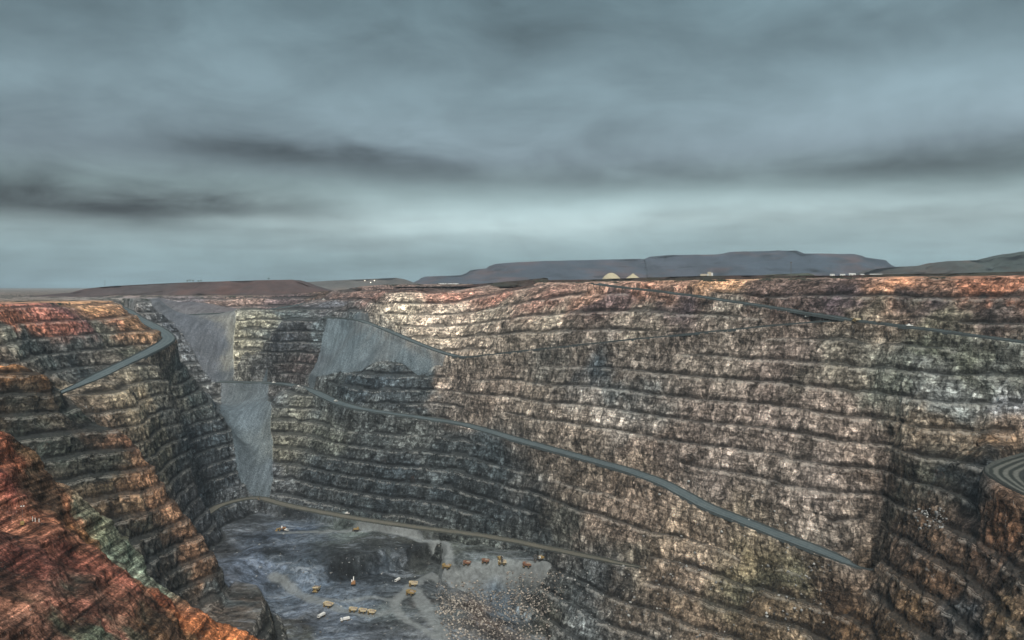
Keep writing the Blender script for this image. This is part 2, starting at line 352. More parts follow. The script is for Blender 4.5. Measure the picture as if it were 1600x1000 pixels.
TR = bump_tracks([(((618,826),(640,836),(660,845),(690,860),(702,872),(698,884)), 13, 1),
    (((870,884),(820,886),(780,882),(740,886),(700,892),(672,898),(650,910),(640,918),(632,930)), 14, .75),
    (((636,922),(622,935),(617,948),(625,962),(650,978),(690,1000),(730,1030)), 10, .9),
    (((650,925),(662,945),(675,965),(692,990),(710,1020)), 17, .85),
    (((618,952),(590,960),(550,956),(500,940),(455,920),(425,900)), 12, .7),
    (((480,932),(520,938),(570,935),(610,938)), 6, .6),
    (((440,832),(500,832),(560,828),(618,826)), 14, .7)])
# ---------------------------------------------------------------- rock colour (lithology), read at places in the pit
ALB = 1.85
LITH = []
def L(px, py, r, gg, b, T=None):
    p = hit(px, py); LITH.append((p[0], p[1], p[2])+tuple(lin(r, gg, b)))
for q in """1400,452,158,100,70;1560,450,150,88,62;1120,448,172,122,88;1000,453,145,95,78;930,458,155,110,95;850,466,128,86,78;780,462,140,90,78;700,462,148,95,82;620,455,135,88,80;560,462,112,80,74
1300,468,80,66,70;1450,470,70,60,62;1200,463,92,70,68;1060,478,84,70,74;950,476,95,74,72;1550,475,74,66,62;1350,484,110,98,80;1480,490,98,92,74
640,490,160,145,122;700,500,165,146,126;760,500,148,132,112;680,530,152,134,112;860,490,148,134,114;1000,500,122,110,95;1130,490,114,104,92;740,525,140,122,104
800,540,114,102,88;900,560,110,99,88;1000,560,102,92,82;1100,560,116,104,92;1200,580,116,100,90;1300,580,110,102,88;1400,600,96,100,88;1500,560,86,90,74;1550,600,96,100,92;1600,600,92,94,84;1460,610,108,113,110;1570,625,124,126,128
940,590,66,78,84;970,612,88,92,90;955,650,154,142,130;700,600,120,104,90;760,620,122,106,92;840,620,124,110,95;850,590,96,92,84
600,600,56,70,78;560,592,54,68,74;640,620,66,76,80;535,600,70,80,80;660,590,62,74,78
1100,650,122,106,95;1200,660,124,108,98;1300,650,126,110,98;1200,740,128,114,102;1300,760,128,114,104;1350,700,122,106,94;1400,740,108,88,72;1300,830,122,110,98;1250,800,132,117,105;1100,730,122,108,98;1000,700,120,102,88;1020,708,84,72,64;900,680,112,98,84;1450,650,116,100,80;1530,672,140,100,66;1500,692,72,74,66
520,680,86,90,80;460,660,98,98,86;440,700,104,102,86;560,690,74,82,82;640,690,80,85,82;700,700,68,78,80;760,720,62,74,78;500,740,58,68,72;600,750,52,63,68;700,760,50,61,66;800,780,56,65,68;600,790,47,57,62;760,810,46,57,60;850,830,54,61,62;900,760,102,90,76;960,740,118,101,84;880,800,74,75,68;950,800,115,98,83;1000,800,124,105,88;1050,850,126,107,86;1100,830,134,117,98;1150,860,124,110,78;1000,870,106,98,84;1080,900,118,100,82;950,910,80,85,86;900,930,68,75,76;920,970,86,92,92;1000,940,102,90,76;1100,960,114,95,74;1200,900,96,93,70;1200,960,104,86,62;1150,900,92,88,66
1300,930,86,68,52;1350,960,104,74,48;1420,860,86,66,56;1450,820,98,72,56;1500,730,50,60,64;1470,735,80,80,68;1530,760,48,56,58;1420,800,70,70,60;1500,800,76,64,56;1560,830,116,75,50;1590,800,98,72,58;1550,900,98,78,62;1450,920,98,70,52;1600,880,86,72,60;1500,970,66,70,72;1580,960,114,88,64;1400,960,98,72,48
20,493,168,90,58;60,492,150,80,66;100,494,124,72,74;150,488,182,125,78;180,500,130,72,52;30,530,106,106,92;60,555,66,76,74;120,540,74,80,78;160,530,98,94,80;205,508,138,98,66;200,550,80,82,70;130,580,60,70,72
230,600,92,90,78;217,625,140,122,92;280,570,60,72,70;300,620,66,76,74;320,680,56,68,74;250,640,72,77,74;290,700,58,70,74;340,740,56,66,72;250,700,82,80,64;270,610,80,80,70;320,780,56,64,68;340,825,58,62,66;325,850,62,64,66
20,570,150,90,36;45,585,120,76,34;30,620,46,54,48;100,630,58,67,58;60,680,56,63,56;140,670,56,60,54;120,720,58,62,54;200,700,125,80,56;215,740,140,94,64;170,760,88,76,52;260,790,150,102,72;200,800,98,78,54;240,830,56,56,46;300,850,134,92,66;330,900,122,86,62;250,880,40,48,48;280,920,46,54,50;200,860,46,50,42
560,540,88,102,106;640,556,90,102,104;520,520,90,104,108;385,650,92,104,110;385,740,86,92,96;320,540,88,94,102;300,505,86,92,100;340,575,80,86,92
330,457,122,88,88;360,475,126,100,88;420,462,114,88,82;300,470,100,92,96;450,470,96,78,78;520,475,88,90,96;372,520,142,136,112;367,560,138,132,110;430,520,58,64,70;470,520,62,64,66;430,560,68,70,70;480,560,76,66,64;440,500,78,88,88
450,830,62,78,96;560,835,84,96,90;400,880,88,104,124;480,870,54,66,76;600,850,56,60,58;540,866,50,57,60;660,862,60,62,56;640,872,44,50,54;640,848,64,66,60;700,850,84,90,82;750,850,80,86,80;500,920,76,92,108;560,950,74,88,100;600,900,54,66,76;640,950,84,93,94;520,990,76,88,102;480,960,78,90,104;780,880,84,94,94;770,940,84,100,112;735,950,92,76,66;850,950,76,76,66;370,940,76,84,84;420,950,92,78,54;430,990,60,62,48""".replace('\n', ';').split(';'):
    L(*[float(v) for v in q.split(',')])
for x, y, z in ((-900,2600,-15),(0,2600,5),(900,2600,14),(800,1500,14),(-1500,1500,-22),(-1300,800,-22),(900,900,14),(0,1900,3),(-500,2100,3)): LITH.append((x, y, z)+lin(88,66,58))
LITH = np.array(LITH)
def mute(A, k):
    g_ = A[:, 3:].mean(1, keepdims=True); A[:, 3:] = g_+(A[:, 3:]-g_)*k; return A
LITH = mute(LITH, 0.70)
_l = LITH[:, 3:].mean(1, keepdims=True); LITH[:, 3:] *= (_l/0.12)**0.35
def rust(A):
    k = A[:, 3] > 1.45*A[:, 4]; A[k, 4] *= 1.03; A[k, 5] *= 0.92
    k = (A[:, 3] > A[:, 5]*1.1); A[k, 5] *= 0.985
    return A
LITH = rust(LITH)
def litho(X, Y, Z, LT=LITH, sc_=1.0):
    out = np.empty((X.size, 3), np.float32); X = X.ravel(); Y = Y.ravel(); Z = Z.ravel()
    for a in range(0, X.size, 60000):
        x, y, z = X[a:a+60000], Y[a:a+60000], Z[a:a+60000]
        s = 55*sc_
        wx = fbm(x, y, z*1.0, s, 4, .6)*40*sc_; wy = fbm(x+500, y, z, s, 4, .6)*40*sc_; wz = fbm(x, y+900, z, s, 4, .6)*28*sc_
        d2 = ((x+wx)[:, None]-LT[None, :, 0])**2+((y+wy)[:, None]-LT[None, :, 1])**2+((z+wz)[:, None]-LT[None, :, 2])**2*2.0
        q = 1/(d2.astype(np.float32)+(10*sc_)**2)**1.8
        out[a:a+60000] = (q@LT[:, 3:].astype(np.float32))/q.sum(1)[:, None]
    return out

# ---------------------------------------------------------------- ground sheets: columns of points fanning out from the rim
def columns(hf, t, Yf, N, hidden=0.12):
    YG = np.empty((N, len(t)))
    for c0 in range(0, len(t), 200):
        T = t[c0:c0+200]; YY = np.repeat(Yf[:, None], len(T), 1)
        e = hf(YY*T[None], YY)/YY
        run = np.maximum.accumulate(e, 0); vis = (e[1:] >= run[1:]-0.002) & (YY[1:] > 150) & (YY[1:] < 2400)
        d = (np.abs(np.diff(e, axis=0))+0.10*np.diff(YY, axis=0)/YY[1:])*np.where(vis, 1.0, hidden)
        # a common blend of neighbouring columns keeps the rows running smoothly
        k = 9; pad = np.pad(d, ((0,0),(k,k)), mode='edge'); cs = np.cumsum(np.pad(pad, ((0,0),(1,0))), axis=1)
        d = 0.5*d+0.5*(cs[:, 2*k+1:]-cs[:, :-2*k-1])/(2*k+1)
        S = np.concatenate([np.zeros((1, len(T))), np.cumsum(d, 0)])
        for j in range(len(T)): YG[:, c0+j] = np.interp(np.linspace(0, S[-1, j], N), S[:, j], Yf)
    return YG
def grid_mesh(name, V, nr, nc, fmask, material, attrs):
    ids = np.arange(nr*nc).reshape(nr, nc)
    q = np.stack([ids[:-1, :-1], ids[:-1, 1:], ids[1:, 1:], ids[1:, :-1]], -1).reshape(-1, 4)[fmask]
    used = np.unique(q); remap = np.full(nr*nc, -1, np.int64); remap[used] = np.arange(len(used)); q = remap[q]
    me = bpy.data.meshes.new(name)
    me.vertices.add(len(used)); me.vertices.foreach_set('co', V[used].astype(np.float32).ravel())
    me.loops.add(q.size); me.loops.foreach_set('vertex_index', q.astype(np.int32).ravel())
    me.polygons.add(len(q)); me.polygons.foreach_set('loop_start', np.arange(0, q.size, 4, dtype=np.int32))
    me.update(calc_edges=True)
    for an, (ty, A) in attrs.items():
        at = me.attributes.new(an, ty, 'POINT')
        if ty == 'FLOAT_COLOR':
            c = np.ones((len(used), 4), np.float32); c[:, :3] = A[used]; at.data.foreach_set('color', c.ravel())
        else: at.data.foreach_set('value', A[used].astype(np.float32))
    me.materials.append(material)
    o = bpy.data.objects.new(name, me); col.objects.link(o)
    return o

# ---- materials of the ground
def ground_mat(name, kind):
    m, g, b = mat(name)
    P = g.n('ShaderNodeNewGeometry').outputs['Position']
    c = g.n('ShaderNodeAttribute', attribute_name='litho').outputs['Color']
    k = {'rock': 1.0, 'near': 0.13, 'floor': 1.0, 'scree': 1.0, 'plain': 2.0}[kind]
    PV = g.vm('MULTIPLY', P, (1, 1, 0.45 if kind in ('rock', 'near') else 1.0))
    a = g.noise(PV, 0.035/k, 8, 0.68, 0.6); b_ = g.noise(PV, 0.16/k, 6, 0.7, 0.3); s = g.noise(P, 0.5/k, 4, 0.7, 0.2)
    if kind in ('rock', 'near'):
        wv = g.n('ShaderNodeTexNoise'); g.put(wv.inputs['Vector'], P); wv.inputs['Scale'].default_value = 0.06/k; wv.inputs['Detail'].default_value = 4
        PW = g.vm('ADD', g.vm('MULTIPLY', P, (1, 1, 0.75)), g.scale(wv.outputs['Color'], 16.0*k))
        def cells(sc_, feat='F1'):
            o = g.n('ShaderNodeTexVoronoi', feature=feat); g.put(o.inputs['Vector'], PW); o.inputs['Scale'].default_value = sc_/k; return o
        def rnd(o):
            x = g.n('ShaderNodeSeparateColor'); g.put(x.inputs[0], o.outputs['Color']); return x.outputs[0]
        c1 = cells(0.10); c2 = cells(0.30); e1 = cells(0.10, 'DISTANCE_TO_EDGE'); e2 = cells(0.30, 'DISTANCE_TO_EDGE')
        v = g.m('MULTIPLY', g.mr(a, 0.38, 0.64, 0.55, 1.4), g.mr(b_, 0.36, 0.66, 0.45, 1.5))
        lo, hi = (0.60, 1.38) if kind == 'rock' else (0.8, 1.2)
        v = g.m('MULTIPLY', v, g.mr(rnd(c1), 0, 1, lo, hi)); v = g.m('MULTIPLY', v, g.mr(rnd(c2), 0, 1, lo-.07, hi+.15))
        v = g.m('MULTIPLY', v, g.mr(e1.outputs['Distance'], 0.02, 0.12, 0.62, 1.0)); v = g.m('MULTIPLY', v, g.mr(e2.outputs['Distance'], 0.0, 0.12, 0.55, 1.0))
        lay = g.noise(g.vm('MULTIPLY', P, (0.12, 0.12, 1.0)), 0.35/k, 4, 0.6, 0.8)
        if kind == 'near':                            # strata dipping down to the right
            nq = g.nt.nodes; d1 = nq.new('ShaderNodeVectorMath'); d1.operation = 'DOT_PRODUCT'; g.put(d1.inputs[0], P); d1.inputs[1].default_value = (0.8, 0, 0.6); d2 = nq.new('ShaderNodeVectorMath'); d2.operation = 'DOT_PRODUCT'; g.put(d2.inputs[0], P); d2.inputs[1].default_value = (-0.6, 0, 0.8)
            cb = nq.new('ShaderNodeCombineXYZ'); g.put(cb.inputs[0], g.m('MULTIPLY', d1.outputs['Value'], 0.10)); g.put(cb.inputs[1], d2.outputs['Value']); lay = g.noise(cb.outputs[0], 0.55, 6, 0.65, 0.5)
        v = g.m('MULTIPLY', v, g.mr(lay, 0.36, 0.64, *((0.60, 1.45) if kind == 'rock' else (0.35, 1.8))))
        v = g.m('MULTIPLY', g.m('POWER', v, 1.15), 1.35)
        cc = g.scale(c, v)
        w_ = g.m('MULTIPLY', g.mr(g.noise(PV, 0.22/k, 5, 0.75, 1.0), 0.60, 0.68), g.mr(g.noise(P, 0.012/k, 3), 0.42, 0.62))
        cc = g.mix(g.m('MULTIPLY', w_, 0.75), cc, (0.52, 0.50, 0.46, 1))
        r_ = g.m('MULTIPLY', g.mr(g.noise(PV, 0.05/k, 5, 0.7, 1.2), 0.62, 0.72), g.mr(g.noise(g.vm('ADD', P, (99, 0, 0)), 0.01/k, 3), 0.5, 0.62))
        cc = g.mix(g.m('MULTIPLY', r_, 0.5), cc, (0.17, 0.085, 0.045, 1))
        if kind == 'rock':
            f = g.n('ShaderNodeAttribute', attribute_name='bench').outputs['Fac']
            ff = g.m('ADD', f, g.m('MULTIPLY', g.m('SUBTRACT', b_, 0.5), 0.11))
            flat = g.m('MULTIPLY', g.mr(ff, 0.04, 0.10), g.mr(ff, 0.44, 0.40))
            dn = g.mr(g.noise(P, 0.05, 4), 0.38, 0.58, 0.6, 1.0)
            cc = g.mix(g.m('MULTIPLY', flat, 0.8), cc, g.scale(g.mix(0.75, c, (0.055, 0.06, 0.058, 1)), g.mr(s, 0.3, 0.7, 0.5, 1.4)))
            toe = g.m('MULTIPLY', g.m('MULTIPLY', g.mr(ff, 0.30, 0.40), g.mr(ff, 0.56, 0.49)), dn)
            cc = g.mix(g.m('MULTIPLY', toe, 0.92), cc, g.scale(c, 0.10))  # toe line: dark fines plus the bench's shadow line, painted into the colour
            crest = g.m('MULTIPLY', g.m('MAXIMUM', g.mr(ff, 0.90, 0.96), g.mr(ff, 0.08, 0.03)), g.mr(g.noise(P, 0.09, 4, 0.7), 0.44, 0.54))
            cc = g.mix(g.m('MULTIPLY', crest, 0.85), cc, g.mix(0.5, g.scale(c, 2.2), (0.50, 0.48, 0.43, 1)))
        bd = 5.0*k; bs = 1.0 if kind == 'rock' else 0.7
    elif kind == 'floor':
        PS = g.vm('MULTIPLY', P, (0.7, 1.5, 1))
        a = g.noise(PS, 0.014, 8, 0.70, 0.3); d = g.noise(PS, 0.05, 8, 0.75, 0.4)
        v = g.m('MULTIPLY', g.mr(a, 0.37, 0.63, 0.28, 1.8), g.mr(b_, 0.34, 0.68, 0.30, 1.8))
        v = g.m('MULTIPLY', v, g.mr(s, 0.3, 0.7, 0.7, 1.35))
        cc = g.scale(c, v)
        w_ = g.m('MULTIPLY', g.m('MULTIPLY', g.mr(d, 0.52, 0.64), g.mr(a, 0.44, 0.58)), 0.8)
        cc = g.mix(w_, cc, (0.34, 0.38, 0.42, 1))
        w2 = g.mr(g.noise(P, 0.22, 4, 0.7), 0.64, 0.70)
        cc = g.mix(g.m('MULTIPLY', w2, 0.6), cc, (0.5, 0.5, 0.48, 1))
        tr = g.n('ShaderNodeAttribute', attribute_name='track').outputs['Fac']
        cc = g.mix(g.m('MULTIPLY', tr, 0.95), cc, g.scale((0.23, 0.245, 0.24), g.mr(b_, 0.3, 0.7, 0.7, 1.3)))
        bd = 1.2; bs = 1.0
    elif kind == 'scree':
        v = g.m('MULTIPLY', g.mr(a, 0.3, 0.7, 0.80, 1.2), g.mr(g.noise(P, 0.5, 5, 0.8), 0.36, 0.64, 0.35, 1.8))
        st = g.noise(g.vm('MULTIPLY', P, (1, .12, .12)), 0.16, 6, 0.7); v = g.m('MULTIPLY', v, g.mr(st, 0.36, 0.64, 0.68, 1.3))
        cc = g.scale(c, v); bd = 0.8; bs = 0.7
    else:
        v = g.m('MULTIPLY', g.mr(a, 0.3, 0.7, 0.5, 1.5), g.mr(b_, 0.3, 0.7, 0.5, 1.5))
        cc = g.scale(c, v)
        cc = g.mix(g.mr(g.noise(P, 0.03, 5, 0.7), 0.5, 0.56), cc, (0.02, 0.028, 0.018, 1)); bd = 1; bs = 0.5
    g.put(b.inputs['Base Color'], cc)
    bu = g.n('ShaderNodeBump'); bu.inputs['Strength'].default_value = bs; bu.inputs['Distance'].default_value = bd
    hgt = g.m('ADD', b_, g.m('MULTIPLY', s, 0.6))
    if kind in ('rock', 'near'): hgt = g.m('ADD', hgt, g.m('ADD', g.m('MULTIPLY', rnd(c1), 0.6), g.m('MULTIPLY', rnd(c2), 0.3)))
    g.put(bu.inputs['Height'], hgt); g.put(b.inputs['Normal'], bu.outputs[0])
    return m
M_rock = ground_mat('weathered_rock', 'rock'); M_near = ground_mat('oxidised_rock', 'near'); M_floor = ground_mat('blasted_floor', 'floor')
M_scree = ground_mat('loose_scree', 'scree'); M_plain = ground_mat('scrub_ground', 'plain')

# ---- the pit itself
t = np.concatenate([-np.geomspace(5, 0.80, 24)[:-1], np.linspace(-0.80, -0.66, 60)[:-1], np.linspace(-0.66, 0.66, 1500), np.linspace(0.66, 0.80, 60)[1:], np.geomspace(0.80, 5, 24)[1:]])
Yf = np.concatenate([np.arange(45, 400, 5.0), np.arange(400, 2000, 0.8), np.arange(2000, 2600, 6), np.geomspace(2600, 60000, 40)])
def hf_far(X, Y): return np.where(Y > 2590, plateau(X, Y), heights(X, Y))
NR = 1000
YG = columns(hf_far, t, Yf, NR); XG = YG*t[None]
Z, rk, fl, rd, bb = heights(XG, YG, True)
far = YG > 2590; Z = np.where(far, plateau(XG, YG), Z); rk = np.where(far, 0, rk)
BX = bil(np.gradient(base, RS, axis=1), XG, YG, RX0, RY0, RS); BY = bil(np.gradient(base, RS, axis=0), XG, YG, RX0, RY0, RS)
gl = np.sqrt(BX**2+BY**2)+1e-6; ux = -BX/gl; uy = -BY/gl; steep = np.clip(gl/0.8, 0, 1)
sh = bil(shoulder, XG, YG, RX0, RY0, RS)
A = rk*steep
n_a = fbm(XG, YG, Z*0.15, 40, 3)*2.2*(1+1.6*sh); n_b = (1-2*np.abs(fbm(XG, YG, Z*0.6+40, 13, 3)))*1.5*(1+0.8*sh); n_c = fbm(XG, YG, Z+80, 4.2, 3, .6)*1.0
off = (n_a+n_b+n_c)*A
X2 = XG+ux*off; Y2 = YG+uy*off
fm = np.clip(1-rk, 0, 1)*sstep(rd, 0, 4)*(YG < 2590)
Z2 = Z+fbm(XG, YG, Z*0, 16, 4)*0.9*fm+fbm(XG, YG, Z, 6, 3)*0.8*rk
V = np.stack([X2, Y2, Z2], -1).reshape(-1, 3)
def rast(k): return bil(sd[k], XG, YG, RX0, RY0, RS)
lc = litho(X2, Y2, Z2)*ALB
cls_scree = (np.maximum.reduce([rast('fan'), rast('chute'), rast('scree')])+3*bil(nz1, XG, YG, RX0, RY0, RS)) > 0
cls_floor = (bil(pit_floor, XG, YG, RX0, RY0, RS) > 0.5) | (rast('padl') > 0)
cls_plain = (bil(onrim, XG, YG, RX0, RY0, RS) > 0.5) | far
wsc = sstep(XG, -600, -520)[..., None]
scol = (np.array(lin(84,88,94))*(1-wsc)+np.array(lin(86,98,104))*wsc)*0.90
lc = lc.reshape(XG.shape+(3,)); lc[cls_scree] = (0.25*lc+0.75*scol)[cls_scree]; lc[cls_floor & ~cls_scree] *= 0.62; lc = lc.reshape(-1, 3)
cls = np.where(cls_scree, 1, np.where(cls_floor, 2, np.where(cls_plain, 3, 0)))
fc = cls[:-1, :-1].ravel()
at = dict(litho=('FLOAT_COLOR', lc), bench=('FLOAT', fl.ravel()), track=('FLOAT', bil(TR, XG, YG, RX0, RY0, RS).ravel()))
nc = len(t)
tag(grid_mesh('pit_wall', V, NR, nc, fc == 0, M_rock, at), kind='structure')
tag(grid_mesh('scree_slope', V, NR, nc, fc == 1, M_scree, at), kind='structure')
tag(grid_mesh('pit_floor', V, NR, nc, fc == 2, M_floor, at), kind='structure')
tag(grid_mesh('plain', V, NR, nc, fc == 3, M_plain, at), kind='structure')

# ---- foreground slope of red oxide ground below the lookout
SIL = ((-80,632,290),(0,668,300),(35,692,310),(70,735,320),(90,760,330),(130,790,340),(170,830,350),(215,868,350),(237,905,345),(300,955,335),(360,985,325),(430,1002,315),(520,1040,300))
B = [PY(*p) for p in SIL]
for px, py, Y in SIL:
    x, y, z = PY(px, py, Y); B.append((x*(1+30/Y)+8, y+30, z-45)); B.append((x*(1+90/Y)+20, y+90, z-170))
for px, py, Y in ((0,812,262),(85,806,290),(0,829,236),(85,822,262),(0,900,214),(60,925,214),(0,1000,186),(100,1000,200),(200,1000,226),(120,870,258),(150,912,244),(200,905,268),(200,945,246),(300,1000,286),(90,945,216),
                  (180,865,322),(140,822,318),(100,790,312),(60,770,298),(30,745,284),(0,740,274),(-80,820,235),(-80,1000,170),(0,1100,160),(200,1150,186),(400,1150,246),(500,1150,270),(380,1020,296)): B.append(PY(px, py, Y))
TB = tps_fit(B, 1e-5)
def hb(X, Y):
    b = tps_eval(TB, X, Y)
    n = fbm(X, Y, X*0, 24, 3)*.5
    u = (b+5*n)/9.0; k = np.floor(u); f = u-k
    st = (k+0.12*np.minimum(f/.45, 1)+0.88*np.clip((f-.45)/.55, 0, 1))*9.0-5*n
    return b*0.35+st*0.65
tb = np.linspace((-160-800)/F, (560-800)/F, 620)
Yb = np.arange(110, 470, 0.8)
YB = columns(hb, tb, Yb, 520, 0.25); XB = YB*tb[None]; ZB = hb(XB, YB)
e = 1.0
nx = -(hb(XB+e, YB)-ZB)/e; ny = -(hb(XB, YB+e)-ZB)/e; nl = np.sqrt(nx**2+ny**2+1)
# strata dip down to the right: noise stretched along the dip
s1 = XB*0.8+ZB*0.6; s2 = -XB*0.6+ZB*0.8
dn = fbm(s1*0.35, s2*1.3, YB*.8, 9, 4, .6)*1.1+(1-2*np.abs(fbm(s1*.5, s2, YB, 16, 3)))*1.2+fbm(XB, YB, ZB, 2.2, 2)*0.45
XB2 = XB+nx/nl*dn; YB2 = YB+ny/nl*dn; ZB2 = ZB+dn/nl*0.6
LB = []
def hitb(px, py):
    Y = np.arange(110, 420, 0.5); tt = (px-800)/F; z = hb(tt*Y, Y); s_ = (450-py)/F*Y
    k = np.argmax(z >= s_); return np.array([tt*Y[k], Y[k], z[k]])
for q in """10,690,150,75,45;30,720,140,70,40;15,750,130,60,48;50,770,95,60,42;75,775,70,50,38;40,700,110,80,55;60,740,60,50,36
20,800,105,55,44;60,805,150,78,50;85,812,165,95,60;110,800,150,85,50;130,800,105,108,85;160,830,120,125,95;150,850,160,100,45;120,830,160,95,45;180,870,120,132,108;215,890,125,138,115;200,870,100,112,92
20,860,92,44,38;60,880,98,46,38;100,870,96,46,38;40,900,78,42,32;90,910,70,45,38;130,880,125,58,44;170,900,150,75,55;20,930,75,48,38;120,920,66,62,50;60,940,80,58,42
110,950,160,92,72;150,945,165,92,74;190,935,145,80,58;220,930,95,58,42;80,960,140,75,60;250,930,140,65,30;300,970,165,85,25;350,992,185,95,20;400,1002,200,105,15
5,825,160,92,66;25,823,160,92,66;45,821,165,95,66;65,818,170,98,66;80,816,170,98,66;20,975,150,95,75;50,985,140,85,68;10,950,165,100,75;100,985,80,82,62;140,985,90,100,78;200,975,85,78,58;240,985,95,62,36;200,1000,80,82,64;290,995,100,70,45;230,960,80,68,50""".replace('\n', ';').split(';'):
    v = [float(x) for x in q.split(',')]; p = hitb(v[0], v[1]+3); LB.append(tuple(p)+lin(*v[2:]))
LB = rust(mute(np.array(LB), 0.72))
lcb = litho(XB2*1.0, YB2, ZB2, LB, 0.22)*ALB*0.55
st_ = fbm(s1*0.12, s2*1.0, YB*.25, 3.0, 4, .65).ravel()
lcb *= np.clip(1+1.2*st_, 0.22, 2.4)[:, None]
VB = np.stack([XB2, YB2, ZB2], -1).reshape(-1, 3)
tag(grid_mesh('foreground_slope', VB, 520, len(tb), np.ones(519*(len(tb)-1), bool), M_near, dict(litho=('FLOAT_COLOR', lcb), bench=('FLOAT', np.full(VB.shape[0], 0.75)))), kind='structure')

# ---------------------------------------------------------------- haul roads: graded ribbons with windrows along both edges
def road_mat(name, c0, c1, stripes):
    m, g, b = mat(name)
    P = g.n('ShaderNodeNewGeometry').outputs['Position']
    v = g.n('ShaderNodeAttribute', attribute_name='across').outputs['Fac']
    n = g.noise(P, 0.06, 6, 0.6, 0.4); n2 = g.noise(P, 0.4, 5, 0.7)
    w_ = g.m('SINE', g.m('ADD', g.m('MULTIPLY', v, stripes), g.m('MULTIPLY', n, 2.0)))
    f = g.m('ADD', g.m('MULTIPLY', w_, 0.8 if stripes > 12 else 0.14), n, clamp=True)
    cc = g.mix(f, lin(*c0)+(1,), lin(*c1)+(1,))
    e = g.mr(g.m('ADD', g.m('ABSOLUTE', v), g.m('MULTIPLY', g.m('SUBTRACT', g.noise(P, 0.15, 4, 0.7), 0.5), 0.45)), 0.76, 0.88)
    cc = g.mix(g.m('MULTIPLY', e, g.mr(n2, 0.35, 0.6, 0.3, 1.0)), cc, (0.035, 0.04, 0.038, 1))
    g.put(b.inputs['Base Color'], g.scale(cc, g.mr(n2, 0.3, 0.7, 0.9, 1.5)))
    bu = g.n('ShaderNodeBump'); bu.inputs['Strength'].default_value = 0.5; bu.inputs['Distance'].default_value = 0.5
    g.put(bu.inputs['Height'], n2); g.put(b.inputs['Normal'], bu.outputs[0])
    return m
M_road = road_mat('graded_road', (60,72,76), (96,105,105), 9.0)
M_hair = road_mat('rutted_road', (44,48,45), (90,91,85), 12.5)
M_tan = road_mat('clay_road', (76,78,72), (112,106,92), 9.0)
def ribbon(name, D, w, material, up=0.35, berm=1.3, ends=True):
    D = np.array(D); n = len(D)
    T = np.gradient(D[:, :2], axis=0); T /= np.linalg.norm(T, axis=1)[:, None]+1e-9
    N = np.stack([-T[:, 1], T[:, 0]], 1)
    prof = [(-1.12, -1.6), (-1.0, berm), (-0.88, 0.0), (-.45, 0.05), (0, 0.12), (.45, 0.05), (0.88, 0.0), (1.0, berm), (1.12, -1.6)]
    V = []; A = []
    for i in range(n):
        hw = w/2*min(1, .35+.1*(n-1-i))
        for a, dz in prof:
            r = 0.5*float(noise3(np.array([D[i,0]/9]), np.array([D[i,1]/9]), np.array([a*3]))[0]) if abs(a) > .8 else 0
            V.append((D[i,0]+N[i,0]*a*hw, D[i,1]+N[i,1]*a*hw, D[i,2]+up+dz*(1+0.6*r))); A.append(a)
    k = len(prof); Fc = [(i*k+j, (i+1)*k+j, (i+1)*k+j+1, i*k+j+1) for i in range(n-1) for j in range(k-1)]
    me = bpy.data.meshes.new(name); me.from_pydata(V, [], Fc); me.update()
    at = me.attributes.new('across', 'FLOAT', 'POINT'); at.data.foreach_set('value', np.array(A, np.float32))
    me.materials.append(material); o = bpy.data.objects.new(name, me); col.objects.link(o); tag(o, kind='structure'); return o
for k, r in ROADS.items():
    ribbon('haul_road', r['d'], r['w'], M_hair if k == 'hairpin' else M_tan if k == 'low' else M_road)

